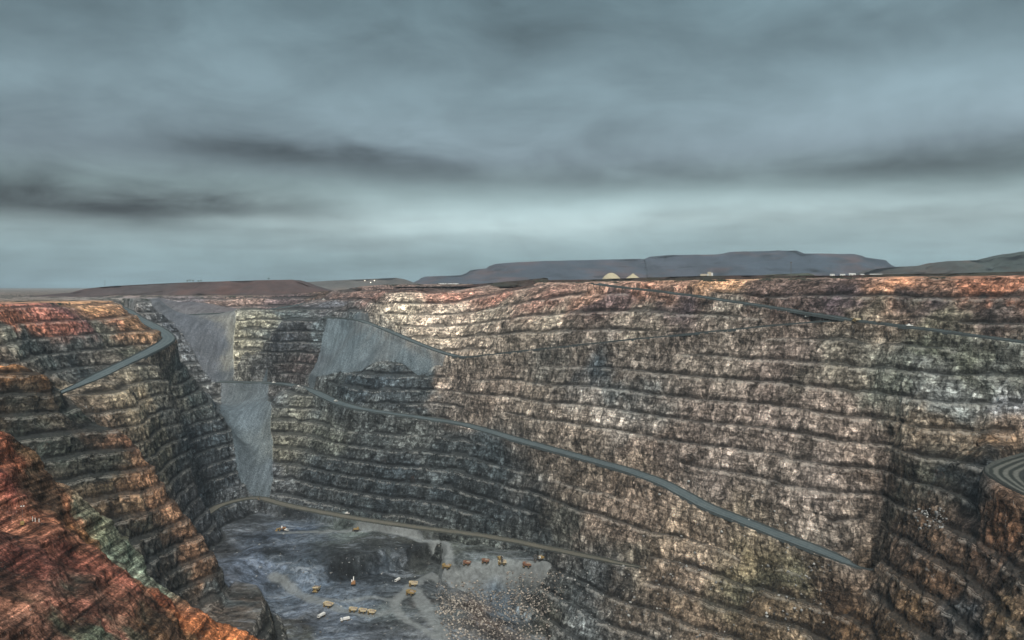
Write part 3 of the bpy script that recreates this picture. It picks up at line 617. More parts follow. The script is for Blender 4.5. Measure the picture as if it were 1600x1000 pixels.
# ---------------------------------------------------------------- far hills: flat-topped dumps of waste rock
def dump(name, label, pts, toe, back, cols, kind='structure', seed=1, rough=1.0, terr=3):
    S = []                                           # (x, y, crest height)
    for p in pts:
        px, py, Y = p; S.append(PY(px, py, Y))
    S = densify(S, toe/14.0); n = len(S)
    nx_ = np.concatenate([np.linspace(0, 1, 34), 1+np.linspace(0, 1, 8)[1:], 2+np.linspace(0, 1, 10)[1:]])
    V = np.empty((len(nx_), n, 3)); base_z = plateau(S[:, 0], S[:, 1])-6
    for i, q in enumerate(nx_):
        H = np.maximum(S[:, 2]-base_z, 0.5)
        if q <= 1:
            u = q*terr; k = np.floor(u); f = u-k; fr = np.clip((f-0.25)/0.75, 0, 1)
            h = (k+fr)/terr if q < 1 else 1.0
            y = -toe*(1-q); h = np.full(n, h)
        elif q <= 2: y = back*(q-1); h = np.full(n, 1.0)
        else: y = back+toe*(q-2); h = np.full(n, 3-q)
        rdir = np.stack([S[:, 0], S[:, 1]], 1)/np.linalg.norm(S[:, :2], axis=1)[:, None]
        rdir = rdir*0.5+np.array([0, 0.5]); rdir /= np.linalg.norm(rdir, axis=1)[:, None]
        V[i, :, :2] = S[:, :2]+rdir*y; V[i, :, 2] = base_z+H*h
    X, Y, Zz = V[..., 0].copy(), V[..., 1].copy(), V[..., 2].copy()
    amp = np.where(nx_ < 1, 1.0, 0.15)[:, None]*rough
    V[..., 1] += fbm(X+seed*311, Y, Zz*2, toe*.6, 4)*toe*.22*amp
    V[..., 2] += fbm(X+seed*311, Y, Zz, toe*.25, 4)*np.maximum(S[:, 2]-base_z, 0)[None]*0.06*amp
    m, g, b = mat(name+'_ground')
    P = g.n('ShaderNodeNewGeometry').outputs['Position']
    s_ = 40.0/toe
    a = g.noise(P, 0.05*s_, 6, 0.6, 0.5); d = g.noise(g.vm('MULTIPLY', P, (1, 1, 5)), 0.02*s_, 5, 0.6); e_ = g.noise(P, 0.006*s_, 3)
    cc = g.mix(g.mr(e_, 0.42, 0.58), lin(*cols[0])+(1,), lin(*cols[1])+(1,))
    cc = g.mix(g.mr(d, 0.5, 0.62, 0, 0.6), cc, lin(*cols[2])+(1,))
    g.put(b.inputs['Base Color'], g.scale(cc, g.mr(a, 0.3, 0.7, 0.9, 1.7)))
    return tag(grid_mesh(name, V.reshape(-1, 3), len(nx_), n, np.ones((len(nx_)-1)*(n-1), bool), m, {}), label, kind=kind)
def flatY(Y, *p): return [(a, b, Y) for a, b in p]
dump('hill', None, flatY(6000, (625,450),(640,444),(655,437),(665,432),(720,430),(735,422),(760,419),(775,412),(850,408),(1000,404),(1006,407),(1015,401),(1050,398.5),(1120,397.5),(1150,393),(1245,391.5),(1257,396),(1335,397),(1352,402),(1383,407),(1393,414),(1420,424),(1450,436)), 420, 500, ((58,62,70),(52,62,72),(84,64,60)), seed=1, terr=3)  # blue fading of distance haze is mixed into these hill colours
dump('hill', None, flatY(5000, (420,448),(445,443),(480,440.5),(540,437.5),(618,434),(640,440),(662,447)), 250, 300, ((80,78,74),(70,66,62),(95,80,70)), seed=2)
dump('hill', None, flatY(3800, (1300,440),(1340,430),(1372,420),(1400,417),(1450,414.5),(1480,408),(1540,406),(1565,400.5),(1600,393),(1660,388),(1720,392)), 260, 300, ((54,62,58),(64,62,58),(84,66,56)), seed=3, rough=1.5)
dump('hill', None, flatY(2500, (40,463),(75,460),(110,457),(140,450.5),(175,447),(240,443.5),(300,441),(400,438),(455,437),(480,446),(500,452),(525,458)), 130, 240, ((70,58,56),(66,62,62),(84,62,56)), seed=4, terr=1)
dump('hill', None, flatY(9000, (-120,452),(-40,456),(20,456.6),(60,458),(95,455.5),(150,456.5),(200,459)), 300, 400, ((50,58,60),(50,58,60),(60,64,62)), seed=5)
dump('hill', None, [(620,453,1950),(660,450,1900),(700,448,1850),(780,441,1750),(850,434,1650),(860,437.5,1620),(920,437,1520),(1000,434,1420),(1100,431,1320),(1200,430,1250),(1300,431,1180),(1400,428,1120),(1500,427,1080),(1600,424,1050),(1720,421,1000)], 46, 90, ((52,50,44),(62,46,42),(46,50,40)), seed=6, terr=1, rough=1.4)
dump('hill', None, flatY(2100, (1170,437),(1200,429),(1262,426.5),(1275,432),(1300,438)), 60, 60, ((66,70,60),(72,66,58),(80,80,66)), seed=7, terr=1)

# ---------------------------------------------------------------- materials of made things
def plain_mat(name, c, rough=0.6, metal=0.0, dirt=0.35):
    m, g, b = mat(name)
    P = g.n('ShaderNodeTexCoord').outputs['Object']
    n = g.noise(P, 0.9, 5, 0.7)
    g.put(b.inputs['Base Color'], g.mix(g.mr(n, 0.45, 0.65, 0.0, dirt), tuple(c)+(1,), (0.10, 0.085, 0.07, 1)))
    b.inputs['Roughness'].default_value = rough; b.inputs['Metallic'].default_value = metal
    return m
YEL = plain_mat('yellow_paint', (0.34, 0.235, 0.09)); PALE = plain_mat('dusty_pale_yellow_paint', (0.60, 0.50, 0.32)); ORG = plain_mat('orange_paint', (0.34, 0.17, 0.07))
RED = plain_mat('red_brown_paint', (0.25, 0.125, 0.075)); BLK = plain_mat('rubber', (0.018, 0.018, 0.02), 0.9); STL = plain_mat('worn_steel', (0.16, 0.15, 0.14), 0.5, 0.4)
WHT = plain_mat('white_paint', (0.78, 0.77, 0.72), 0.5, 0, 0.2); GLS = plain_mat('dark_glass', (0.02, 0.03, 0.035), 0.15, 0, 0.1); LOAD = plain_mat('rock_load', (0.34, 0.27, 0.21), 0.95, 0, 0.6)
ROOF = plain_mat('pale_roof_sheet', (0.62, 0.62, 0.58), 0.5, 0, 0.2); SAND = plain_mat('pale_yellow_sand', (0.50, 0.44, 0.30), 0.95, 0, 0.15); LEAF = plain_mat('dull_leaf', (0.045, 0.06, 0.035), 0.9, 0, 0.3); BARK = plain_mat('grey_bark', (0.10, 0.08, 0.06), 0.9)
class MB:
    def __init__(s): s.v = []; s.f = []
    def box(s, c, d, taper=(1, 1), rx=0.0, rz=0.0, shift=(0, 0)):
        M = Matrix.Translation(c) @ Matrix.Rotation(rz, 4, 'Z') @ Matrix.Rotation(rx, 4, 'X'); n = len(s.v)
        for z in (-.5, .5):
            tx, ty = (taper if z > 0 else (1, 1)); ox, oy = (shift if z > 0 else (0, 0))
            for x, y in ((-.5,-.5),(.5,-.5),(.5,.5),(-.5,.5)): s.v.append(tuple(M @ Vector((x*d[0]*tx+ox, y*d[1]*ty+oy, z*d[2]))))
        s.f += [tuple(n+i for i in q) for q in ((3,2,1,0),(4,5,6,7),(0,1,5,4),(1,2,6,5),(2,3,7,6),(3,0,4,7))]; return s
    def prism(s, pts, x0, x1):                       # outline in (y, z) pushed along x
        n = len(s.v); k = len(pts)
        for x in (x0, x1): s.v += [(x, y, z) for y, z in pts]
        s.f.append(tuple(n+i for i in range(k))[::-1]); s.f.append(tuple(n+k+i for i in range(k)))
        s.f += [(n+i, n+(i+1) % k, n+k+(i+1) % k, n+k+i) for i in range(k)]; return s
    def lathe(s, prof, M=Matrix.Identity(4), seg=14):
        n = len(s.v); k = len(prof)
        for j in range(seg):
            a = 2*math.pi*j/seg
            for r, z in prof: s.v.append(tuple(M @ Vector((r*math.cos(a), r*math.sin(a), z))))
        for j in range(seg):
            for i in range(k-1): s.f.append((n+j*k+i, n+((j+1) % seg)*k+i, n+((j+1) % seg)*k+i+1, n+j*k+i+1))
        return s
    def bar(s, a, b, w, h=None):
        a = Vector(a); b = Vector(b); h = h or w; d = b-a; q = d.to_track_quat('Z', 'Y').to_matrix().to_4x4()
        M = Matrix.Translation((a+b)/2) @ q; n = len(s.v); l = d.length/2
        for z in (-l, l):
            for x, y in ((-.5,-.5),(.5,-.5),(.5,.5),(-.5,.5)): s.v.append(tuple(M @ Vector((x*w, y*h, z))))
        s.f += [tuple(n+i for i in q_) for q_ in ((3,2,1,0),(4,5,6,7),(0,1,5,4),(1,2,6,5),(2,3,7,6),(3,0,4,7))]; return s
    def build(s, name, m, parent=None, bev=0.0):
        me = bpy.data.meshes.new(name); me.from_pydata(s.v, [], s.f); me.update()
        if bev:
            b = bmesh.new(); b.from_mesh(me); bmesh.ops.bevel(b, geom=b.edges[:], offset=bev, segments=1, affect='EDGES'); b.to_mesh(me); b.free()
        me.materials.append(m); o = bpy.data.objects.new(name, me); col.objects.link(o); o.parent = parent; return o
def empty(name, label, cat, group=None):
    o = bpy.data.objects.new(name, None); o.empty_display_size = 1; col.objects.link(o); return tag(o, label, cat, group)
KIDS = {}
def kids(o):
    if o.name not in KIDS: KIDS[o.name] = [c for c in bpy.data.objects if c.parent == o]
    return KIDS[o.name]
def copy_tree(o, parent=None):
    c = o.copy(); col.objects.link(c); c.parent = parent
    for ch in kids(o): copy_tree(ch, c)
    return c
def ground(px, py):
    p = hit(px, py)
    return Vector((p[0], p[1], p[2]))
def put(o, px, py, rz, dz=0.0, s=1.0, label=None):
    p = ground(px, py); o.location = (p.x, p.y, p.z+dz); o.rotation_euler = (0, 0, R(rz)); o.scale = (s, s, s)
    if label: o['label'] = label
    return o
XR = Matrix.Rotation(math.pi/2, 4, 'Y')
def wheel(parent, x, y, r, w_):
    M = Matrix.Translation((x, y, r)) @ XR
    o = MB().lathe([(r*.55,-w_/2),(r*.92,-w_/2),(r,-w_*.3),(r,w_*.3),(r*.92,w_/2),(r*.55,w_/2)], M, 16).build('wheel', BLK, parent)
    MB().lathe([(0.01,-w_*.40),(r*.56,-w_*.46),(r*.56,w_*.46),(0.01,w_*.40)], M, 12).build('rim', YEL, o)
def haul_truck(paint, tray, name='haul_truck'):
    t = empty(name, 'x', 'haul truck')
    MB().box((0,-0.6,2.2),(2.0,10.6,0.9)).box((0,4.0,2.9),(3.6,2.4,2.2)).build('chassis', paint, t)
    MB().box((0.9,4.9,3.1),(3.0,0.5,2.0)).build('grille', BLK, t)
    MB().box((0,5.0,1.7),(6.6,0.6,0.7)).build('bumper', paint, t)
    c = MB().box((-1.9,3.8,5.0),(2.1,2.2,2.2),(.85,.9)).build('cab', paint, t)
    MB().box((-1.9,4.92,5.2),(1.7,0.1,1.2)).build('windscreen', GLS, c)
    # tray: floor rising to the rear, flared side walls, canopy over the cab
    b = MB(); b.prism([(-6.4,4.0),(-6.5,3.3),(1.9,2.9),(2.5,5.2),(5.4,6.0),(5.4,6.25),(2.0,5.9),(1.3,3.5)], -3.3, 3.3)
    for s_ in (-1, 1): b.prism([(-6.6,3.4),(1.9,3.0),(2.5,5.4),(5.2,6.1),(2.2,6.3),(-6.9,5.3)], s_*3.3, s_*3.62)
    b.box((0,2.2,5.3),(6.6,.3,1.9))
    d = b.build('dump_tray', tray, t)
    MB().lathe([(0.01,6.6),(1.2,6.3),(2.6,5.2),(3.1,4.2)], Matrix.Translation((0,-2.2,-0.2)) @ Matrix.Diagonal((1,1.35,1,1)), 12).build('load', LOAD, d)
    for x in (-2.9, 2.9): wheel(t, x, 3.4, 1.45, 1.0)
    for x in (-2.95, -1.7, 1.7, 2.95): wheel(t, x, -2.9, 1.45, 1.05)
    MB().bar((2.4,5.0,1.2),(2.9,5.2,3.9),.6,.15).build('ladder', STL, t)
    for x in (-2.3, 2.3): MB().box((x,5.35,2.1),(.6,.15,.4)).build('headlight', WHT, t)
    return t
def track(parent, x, L_, h, w_):
    o = MB().prism([(-L_/2+h/2,0),(L_/2-h/2,0),(L_/2,h*.5),(L_/2-h/2,h),(-L_/2+h/2,h),(-L_/2,h*.5)], x-w_/2, x+w_/2).build('track', BLK, parent)
    return o
def excavator(paint, boom):
    t = empty('mining_excavator', 'x', 'excavator')
    for x in (-2.6, 2.6): track(t, x, 8.2, 2.0, 1.3)
    MB().lathe([(0.01,1.6),(1.8,1.6),(1.8,2.5),(0.01,2.5)]).build('turntable', STL, t)
    MB().box((0.7,-1.4,4.0),(4.4,7.0,3.0)).box((-1.9,-2.6,3.6),(1.4,4.6,2.2)).build('engine_house', paint, t, .12)
    MB().box((0,-5.4,3.7),(6.0,1.4,2.2)).build('counterweight', paint, t, .12)
    c = MB().box((-2.1,1.6,5.4),(2.0,2.6,2.8),(.9,.9)).build('cab', WHT, t)
    MB().box((-2.1,2.88,5.6),(1.5,.1,1.6)).build('windscreen', GLS, c)
    MB().bar((0.3,1.6,4.0),(0.3,6.2,9.0),1.1,1.5).bar((0.3,6.2,9.0),(0.3,9.6,8.2),1.0,1.3).build('boom', boom, t)
    MB().bar((0.3,9.6,8.6),(0.3,8.4,3.4),.8,1.1).build('arm', boom, t)
    MB().prism([(8.6,3.6),(7.0,3.2),(6.3,1.6),(7.2,.4),(9.0,.3),(8.8,1.2)], -1.4, 2.0).build('bucket', STL, t)
    return t
def dozer():
    t = empty('bulldozer', 'x', 'bulldozer')
    for x in (-1.7, 1.7): track(t, x, 5.6, 1.7, .8)
    MB().box((0,1.2,2.2),(1.9,3.6,1.5)).build('engine_hood', YEL, t, .1)
    c = MB().box((0,-1.4,2.9),(2.2,2.2,2.6),(.85,.9)).build('cab', YEL, t)
    MB().box((0,-.28,3.3),(1.7,.1,1.1)).build('windscreen', GLS, c)
    MB().prism([(3.6,.1),(4.1,.3),(3.8,1.2),(4.1,2.2),(3.7,2.2),(3.4,1.2)], -2.7, 2.7).build('blade', STL, t)
    for x in (-1.3, 1.3): MB().bar((x,.6,.9),(x,3.6,.8),.3).build('push_arm', YEL, t)
    MB().prism([(-3.2,.2),(-4.4,.2),(-4.0,1.8),(-3.0,1.6)], -.3, .3).build('ripper', STL, t)
    return t
def loader():
    t = empty('wheel_loader', 'x', 'wheel loader')
    MB().box((0,-3.4,3.3),(3.2,5.0,2.4)).build('engine_house', ORG, t, .15)
    MB().box((0,2.2,2.4),(2.4,3.6,1.6)).build('front_frame', ORG, t, .1)
    c = MB().box((0,-.3,5.0),(2.3,2.3,2.6),(.88,.88)).build('cab', WHT, t)
    MB().box((0,.88,5.2),(1.8,.1,1.5)).build('windscreen', GLS, c)
    for x in (-1.1, 1.1): MB().bar((x,2.0,4.0),(x,6.2,2.6),.5,.7).build('lift_arm', YEL, t)
    MB().prism([(6.0,3.4),(5.8,1.0),(6.4,.3),(8.6,.4),(7.2,1.4),(6.8,3.2)], -3.0, 3.0).build('bucket', YEL, t)
    for x in (-2.4, 2.4):
        for y in (-3.6, 3.0): wheel(t, x, y, 1.7, 1.2)
    return t
def service_truck():
    t = empty('service_truck', 'x', 'service truck')
    MB().box((0,-.6,1.5),(1.6,10.4,.6)).build('chassis', STL, t)
    c = MB().box((0,4.2,2.9),(2.9,2.3,2.6),(.9,.85)).build('cab', WHT, t)
    MB().box((0,5.25,3.3),(2.3,.12,1.1)).build('windscreen', GLS, c)
    MB().box((0,-1.6,3.1),(3.3,7.6,2.6),(.85,.96)).build('tank', WHT, t, .3)
    for x in (-1.4, 1.4):
        for y in (3.9, -2.4, -4.2): wheel(t, x, y, .8, .6)
    return t
def ute():
    t = empty('utility_vehicle', 'x', 'utility vehicle')
    MB().box((0,0,1.0),(2.0,5.2,.8)).box((0,2.0,1.45),(1.9,1.2,.35)).build('body', WHT, t, .08)
    c = MB().box((0,.5,1.85),(1.8,2.0,.95),(.8,.72)).build('cab', WHT, t)
    MB().box((0,1.38,1.8),(1.5,.3,.6)).build('windscreen', GLS, c)
    MB().box((0,-1.6,1.55),(1.9,1.9,.35)).build('tray', STL, t)
    for x in (-.9, .9):
        for y in (1.6, -1.6): wheel(t, x, y, .42, .3)
    return t
G1 = 'haul trucks working in the pit'
T0 = haul_truck(YEL, PALE); T1 = haul_truck(RED, RED); T2 = haul_truck(YEL, YEL)
first = {}
def use(p):
    if p.name not in first: first[p.name] = 1; return p
    return copy_tree(p)
for p, px, py, rz, s_, lab in (
    (T0,551,956,88,.85,'pale yellow haul truck leading the tight queue of three on the lower floor'),
    (T0,566,958,84,.85,'pale yellow haul truck in the middle of the tight queue of three'),
    (T0,580,960,80,.85,'pale yellow haul truck closing the right end of the tight queue of three'),
    (T0,512,949,70,1.0,'pale haul truck alone on the lower floor left of the tight queue of three'),
    (T0,494,925,175,1.15,'pale yellow haul truck seen end on, highest and leftmost of the lower floor trucks'),
    (T0,645,916,95,1.0,'yellow haul truck at the bend of the track, just above the one at its fork'),
    (T2,641,930,70,1.0,'yellow haul truck where the pale track forks beside the rubble slope'),
    (T2,697,890,75,1.0,'orange haul truck on the upper track, nearest the bend above the rubble hollow'),
    (T1,729,883,80,.9,'small dull orange haul truck second from the left above the rubble hollow'),
    (T1,758,880,85,.9,'red brown haul truck just left of the excavator above the rubble hollow'),
    (T0,784,883,95,1.0,'haul truck with a pale tray being loaded below the black and yellow excavator'),
    (T1,823,888,80,1.05,'red haul truck furthest right above the rubble hollow'),
    (T0,1337,504,100,.8,'haul truck at the junction of two haul roads high on the right wall')):
    o = use(p); put(o, px, py, rz, 0.3, s_*.88, lab); o['group'] = G1
E0 = excavator(YEL, STL); E1 = excavator(ORG, WHT)
put(use(E0), 782,877, 200, .2, .85, 'yellow excavator loading the pale trayed truck above the rubble hollow')
put(use(E0), 843,876, 130, .2, .95, 'yellow excavator at the foot of the wall, right end of the upper floor')
put(use(E1), 552,914, 10, .2, .85, 'orange excavator with a raised white boom on the lower pit floor')
for o in bpy.data.objects:
    if o.name.startswith('mining_excavator'): o['group'] = 'excavators digging in the pit'
put(loader(), 440,829, 110, .2, 1.0, 'orange wheel loader at the back left of the upper pit floor')
put(dozer(), 557,830, 90, .2, 1.35, 'dark yellow bulldozer parked at the back of the upper pit floor')
S0 = service_truck()
for px, py, rz, s_, lab in ((502,965,150,1.0,'white service truck in front of the left lower floor haul truck'),(539,971,120,1.0,'white service truck just in front of the tight queue of three trucks'),(621,909,155,.9,'pale service truck parked left of the bend where two haul trucks stand')):
    o = use(S0); put(o, px, py, rz, .2, s_, lab); o['group'] = 'pale service trucks on the pit floor'
U0 = ute()
for px, py, rz, lab in ((448,830,60,'white utility vehicle beside the orange wheel loader'),(428,599,80,'white utility vehicle at the top of the long ramp, beside the scree chute'),(467,605,75,'white utility vehicle on the upper ramp, between the chute top and the first bend'),
    (525,628,60,'white utility vehicle on the first bend of the long descending ramp'),(1262,497,85,'white utility vehicle between the two haul roads left of their junction'),(1421,511,85,'white utility vehicle just right of the haul road junction'),(543,804,80,'white utility vehicle on the lower road behind the pit floor'),(506,469,70,'white utility vehicle at the far top end of the pit where a track comes down')):
    o = use(U0); put(o, px, py, rz, .5, 1.3, lab); o['group'] = 'white utility vehicles on the haul roads'
# drill rig on the spoil heap at the chute's foot
t_ = empty('drill_rig', 'dark drill rig with an upright mast at the foot of the grey scree chute', 'drill rig')
for x in (-1.4, 1.4): track(t_, x, 5, 1.2, .7)
MB().box((0,-.8,2.2),(2.6,4.6,2.0)).build('engine_house', STL, t_, .1)
MB().box((-.8,1.6,2.6),(1.2,1.4,2.0)).build('cab', YEL, t_, .1)
MB().bar((.5,2.6,.4),(.5,2.2,13),.5).bar((-.1,2.6,.4),(-.1,2.2,13),.3).build('mast', BLK, t_)
put(t_, 405,784, 30, .2, 1.0)
# lighting tower on the red ledge close to the viewer
t_ = empty('lighting_tower', 'small yellow lighting tower with a thin mast on the red foreground ledge', 'lighting tower')
MB().box((0,0,.75),(1.1,2.0,.9)).build('generator_box', YEL, t_, .05)
MB().bar((0,.2,1.2),(0,.2,6.2),.1).build('mast', STL, t_)
for x in (-.35, .35): MB().box((x,.2,6.2),(.4,.2,.35)).build('lamp', WHT, t_)
for x in (-.5, .5): MB().lathe([(.01,-.1),(.3,-.1),(.3,.1),(.01,.1)], Matrix.Translation((x,0,.3)) @ XR, 10).build('wheel', BLK, t_)
p = hitb(35, 824); t_.location = (p[0], p[1], p[2]+.6); t_.rotation_euler = (0,0,R(30))
# marker posts on the same ledge
po = MB().lathe([(.01,0),(.12,0),(.12,1.7),(.01,1.7)], seg=8).build('marker_post', WHT); tag(po, 'white marker post on the red foreground ledge beside the lighting tower', 'post', 'marker posts on the red ledge')
for k, (px, py) in enumerate(((51,817),(55,819),(61,820))):
    o = po if k == 0 else po.copy()
    if k: col.objects.link(o)
    p = hitb(px, py); o.location = (p[0], p[1], p[2]+.3)

# ---- on the plain behind the rim
def stand(o, px, Y, dz=0, rz=0, s=1.0, py=None):
    x = (px-800)/F*Y; z = float(plateau(np.array([x]), np.array([Y]))[0]) if py is None else (450-py)/F*Y
    o.location = (x, Y, z+dz); o.rotation_euler = (0,0,R(rz)); o.scale = (s,s,s); return o
def heap(r, h, lab, seed, peak):
    m = MB(); prof = [(0.01,h)]+[(r*q, h*((1-q**(1.0 if peak else 2.0)))) for q in (.1,.2,.35,.5,.7,.85,1.0)]+[(r*1.02,-30)]
    m.lathe(prof, seg=40); rs = random.Random(seed)
    m.v = [(x*(1+.04*rs.uniform(-1,1)), y*(1+.04*rs.uniform(-1,1)), z+rs.uniform(-.3,.3)) for x, y, z in m.v]
    o = m.build('sand_stockpile', SAND); return tag(o, lab, 'stockpile', 'pale sand stockpiles behind the rim')
stand(heap(22,14,'broad rounded pale yellow sand stockpile behind the rim',1,False), 955, 2000, -1, 0, 1, 434.5)
stand(heap(18,13,'smaller pointed pale sand stockpile to the right of the broad one',2,True), 989, 2050, -1, 0, 1, 434.5)
def shed(w_, d, h, lab, px, Y, rz=0, py=None, wall=WHT):
    t = empty('industrial_shed', lab, 'shed', 'low sheds on the plain behind the pit')
    MB().box((0,0,h/2-4),(w_,d,h+8)).build('wall', wall, t)
    MB().prism([(-d/2-.5,h),(d/2+.5,h),(0,h+d*.22)], -w_/2-.5, w_/2+.5).build('roof', ROOF, t)
    for k in (-.25, .25): MB().box((w_*k,-d/2-.05,h*.35),(w_*.12,.12,h*.7)).build('roller_door', STL, t)
    return stand(t, px, Y, 0, rz, 1, py)
shed(26,14,6,'long pale shed at the left end of the pair behind the red far rim', 692, 2600, 4, 447)
shed(34,12,5,'longer pale shed at the right end of the pair behind the red far rim', 708, 2620, 4, 446.5)
shed(12,9,4,'small white shed in the dark cutting below the processing plant', 1148, 1320, 0, 436.5)
shed(9,7,4,'small white shed alone on the rim edge above the pale right band', 1246, 1160, 0, 448)
shed(16,8,4,'cream shed on the rim edge beside the small white one', 1261, 1150, 0, 448)
for k, (px, w_, lab) in enumerate(((1300,14,'tiny white shed left of the distant row right of centre'),(1316,16,'low white shed, first of the distant row under the long hill'),(1331,22,'wide cream shed with the tallest roof in the distant row'),(1347,12,'narrow cream shed right of the tall roofed one in the distant row'),(1366,30,'long white shed, longest of the distant row'),(1376,9,'tiny cream shed at the right end of the distant row'))):
    shed(w_*.8,8,2.5+2*(k == 2), lab, px, 2150, 0, 430.5)
# processing plant
t_ = empty('processing_plant', 'pale ore processing plant with conveyor and round bins below the big hill', 'processing plant')
MB().box((0,0,8),(22,14,30)).box((-34,0,2),(46,10,16)).build('plant_building', plain_mat('cream_cladding', (.55,.48,.36)), t_)
MB().lathe([(.01,-10),(7,-10),(7,12),(.01,15)], Matrix.Translation((18,0,4))).build('storage_bin', WHT, t_)
MB().lathe([(.01,-10),(6,-10),(6,7),(.01,10)], Matrix.Translation((-12,-12,0))).build('storage_bin', ROOF, t_)
MB().bar((-75,0,0),(-8,0,24),3,3).build('conveyor', STL, t_)
MB().bar((2,0,20),(2,0,38),2.4).build('stack', STL, t_)
stand(t_, 1108, 2600, 0, 0, .5, 430.5)
for px, Y, h, lab in ((1236,1170,26,'thin lattice mast standing on the rim right of centre'),(164,2450,16,'thin mast on top of the left back dump')):
    t_ = empty('lattice_mast', lab, 'mast')
    m_ = MB()
    for x, y in ((-.5,-.5),(.5,-.5),(0,.6)): m_.bar((x*2,y*2,-4),(x,y,h),.18)
    for z in range(0, int(h), 3): m_.bar((-1,-1,z),(1,-1,z+1.5),.12)
    m_.build('lattice', STL, t_); MB().box((0,0,h),(1.6,1.2,1.6)).build('antenna_box', STL, t_)
    stand(t_, px, Y, 0, 0, 1, 438 if px > 1000 else 447)
# a few low trees on the back dump
rt = random.Random(5)
def tree(px, Y, h, lab, py):
    t = empty('tree', lab, 'tree', 'low trees on the skyline')
    MB().lathe([(.35,-3),(.28,h*.5),(.1,h*.8)], seg=7).build('trunk', BARK, t)
    c = MB()
    for _ in range(130):
        a = rt.uniform(0, 6.28); r = rt.random()**.5*h*.42; z = h*(.55+.45*rt.random()); q = rt.uniform(.4,1.0)
        n = len(c.v); P0 = Vector((r*math.cos(a), r*math.sin(a), z))
        for _k in range(3): c.v.append(tuple(P0+Vector((rt.uniform(-q,q), rt.uniform(-q,q), rt.uniform(-q,q)))))
        c.f.append((n, n+1, n+2))
    c.build('crown', LEAF, t); return stand(t, px, Y, 0, 0, 1, py)
for px, h, lab in ((293,7,'leftmost low tree of the cluster on the left back dump'),(297,9,'tallest tree of the cluster on the left back dump'),(302,7,'tree just right of the tallest in the cluster on the back dump'),(310,6,'second tree from the right of the cluster on the back dump'),(314,7,'rightmost tree of the cluster on the left back dump'),(420,7,'lone low tree near the right end of the left back dump')):
    tree(px, 2480, h*1.1, lab, 441.5 if px < 350 else 438.3)
# floodlights at the far end
for px, py, Y, lab in ((570,440,4700,'left floodlight of the three on the distant dump'),(579,443,4650,'lowest, middle floodlight of the three on the distant dump'),(585,440,4700,'right floodlight of the three on the distant dump')):
    t_ = empty('floodlight', lab, 'floodlight', 'three floodlights on the distant dump')
    MB().bar((0,0,-14),(0,0,5),.8).build('pole', STL, t_); m_, g_, b_ = mat('lit_lamp_'+str(px)); b_.inputs['Emission Color'].default_value = (1,.86,.6,1); b_.inputs['Emission Strength'].default_value = 2.2
    MB().box((0,0,6),(6,2,4)).build('lamp', m_, t_); stand(t_, px, Y, 0, 0, 1, py)

# ---------------------------------------------------------------- broken rock lying in the hollow and along the toes
rr = np.random.RandomState(3)
ico = bmesh.new(); bmesh.ops.create_icosphere(ico, subdivisions=1, radius=1); IV = np.array([v.co[:] for v in ico.verts]); IF = np.array([[v.index for v in f.verts] for f in ico.faces]); ico.free()
def rubble(name, spots, smin, smax, c, seed):
    P = []
    for (x0, x1, y0, y1, n) in spots:
        for _ in range(n):
            P.append(hit(rr.uniform(x0, x1), rr.uniform(y0, y1)))
    P = np.array(P); n = len(P); sz = smin+(smax-smin)*rr.rand(n)**3
    V = IV[None]*(1+0.35*rr.randn(n, len(IV), 1)).clip(.5, 1.6)*sz[:, None, None]*np.array([1, 1, .75])
    V = V+P[:, None]+np.array([0, 0, .3])*sz[:, None, None]
    Fc = (IF[None]+(np.arange(n)*len(IV))[:, None, None]).reshape(-1, 3)
    me = bpy.data.meshes.new(name); me.vertices.add(n*len(IV)); me.vertices.foreach_set('co', V.astype(np.float32).ravel())
    me.loops.add(Fc.size); me.loops.foreach_set('vertex_index', Fc.astype(np.int32).ravel()); me.polygons.add(len(Fc)); me.polygons.foreach_set('loop_start', np.arange(0, Fc.size, 3, dtype=np.int32)); me.update(calc_edges=True)
    m, g, b = mat(name+'_rock'); oi = g.n('ShaderNodeNewGeometry')
    g.put(b.inputs['Base Color'], g.mix(oi.outputs['Random Per Island'], tuple(c[0])+(1,), tuple(c[1])+(1,)))
    me.materials.append(m); o = bpy.data.objects.new(name, me); col.objects.link(o); tag(o, kind='stuff'); return o
rubble('broken_rock', ((690,860,925,1000,1900),(680,760,910,960,500),(790,880,895,960,500)), .35, 1.7, ((.10,.09,.08),(.50,.44,.37)), 1)
rubble('loose_boulders', ((400,680,830,1000,120),(880,1300,880,1000,500),(1000,1330,740,870,120),(1430,1480,795,830,110)), .4, 1.8, ((.08,.08,.08),(.5,.5,.47)), 2)

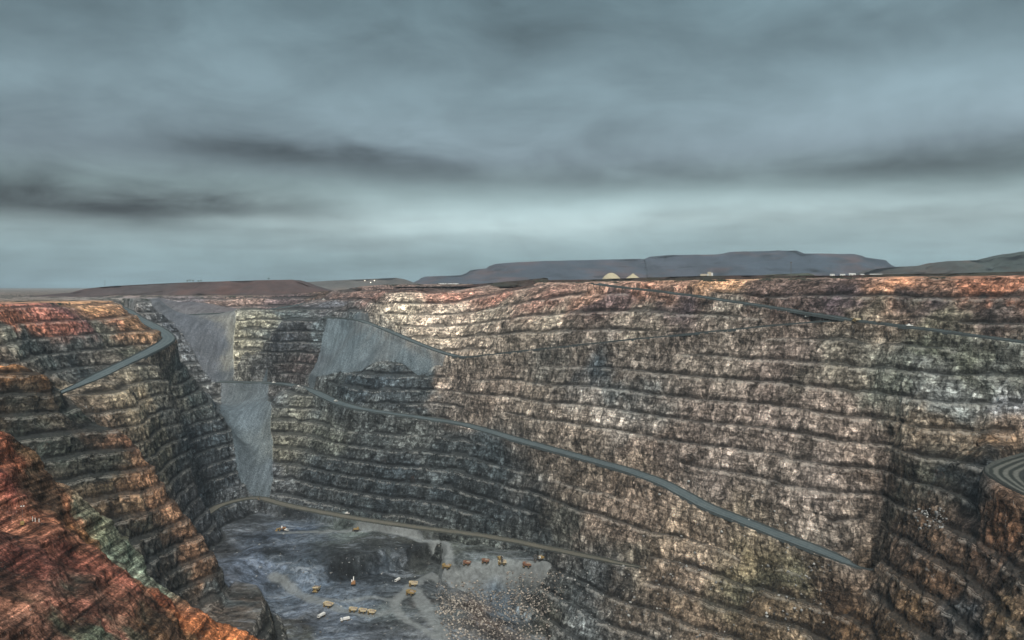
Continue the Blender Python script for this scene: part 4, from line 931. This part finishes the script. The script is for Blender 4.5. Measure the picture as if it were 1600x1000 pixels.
# ---- low scrub along the rim and on the plain
sv_ = []; sr = np.random.RandomState(11)
for _ in range(5200):
    if sr.rand() < .6:
        q = sr.uniform(-.1, 1.75); px = 800*(q)+600*0; n_ = max(0.72*(px-800)/F+0.69, .25); Y = (965+abs(sr.randn())*160)/n_
    else: px = sr.uniform(-50, 900); Y = sr.uniform(1950, 2550)
    if Y < 2580: sv_.append(((px-800)/F*Y, Y))
sv_ = np.array(sv_); zz = heights(sv_[:, 0], sv_[:, 1]); pl = plateau(sv_[:, 0], sv_[:, 1]); ok = np.abs(zz-pl) < 2.0; sv_ = sv_[ok]; zz = zz[ok]
n = len(sv_); sz = 0.6+1.8*sr.rand(n)**3
Vt = sr.uniform(-1, 1, (n, 9, 3, 3))*0.55+sr.uniform(-.6, .6, (n, 9, 1, 3)); Vt[..., 2] = Vt[..., 2]*.7+.6
Vt = Vt*sz[:, None, None, None]+np.stack([sv_[:, 0], sv_[:, 1], zz], -1)[:, None, None]
me = bpy.data.meshes.new('scrub'); Vt = Vt.reshape(-1, 3); me.vertices.add(len(Vt)); me.vertices.foreach_set('co', Vt.astype(np.float32).ravel())
me.loops.add(len(Vt)); me.loops.foreach_set('vertex_index', np.arange(len(Vt), dtype=np.int32)); me.polygons.add(len(Vt)//3); me.polygons.foreach_set('loop_start', np.arange(0, len(Vt), 3, dtype=np.int32)); me.update(calc_edges=True)
me.materials.append(LEAF); o = bpy.data.objects.new('scrub', me); col.objects.link(o); tag(o, kind='stuff')

# ---------------------------------------------------------------- the dusty air over the pit
hz = MB().box((0, 4700, -240),(16000, 10800, 620)).build('haze', None) if False else None
me = bpy.data.meshes.new('haze'); bm_ = bmesh.new(); bmesh.ops.create_cube(bm_, size=1)
ZL, ZH = -640.0, 520.0
for v in bm_.verts: v.co = (v.co.x*32000, v.co.y*10900+4900, (ZH if v.co.z > 0 else ZL))
bm_.to_mesh(me); bm_.free()
hm = bpy.data.materials.new('dusty_air'); hm.use_nodes = True; hm.node_tree.nodes.clear()
pv = hm.node_tree.nodes.new('ShaderNodeVolumePrincipled'); ou = hm.node_tree.nodes.new('ShaderNodeOutputMaterial'); hm.node_tree.links.new(pv.outputs[0], ou.inputs[1])
pv.inputs['Color'].default_value = (0.78, 0.90, 1.0, 1); pv.inputs['Density'].default_value = 0.000042; pv.inputs['Anisotropy'].default_value = 0.0
me.materials.append(hm); hz = bpy.data.objects.new('haze', me); col.objects.link(hz); tag(hz, kind='stuff')
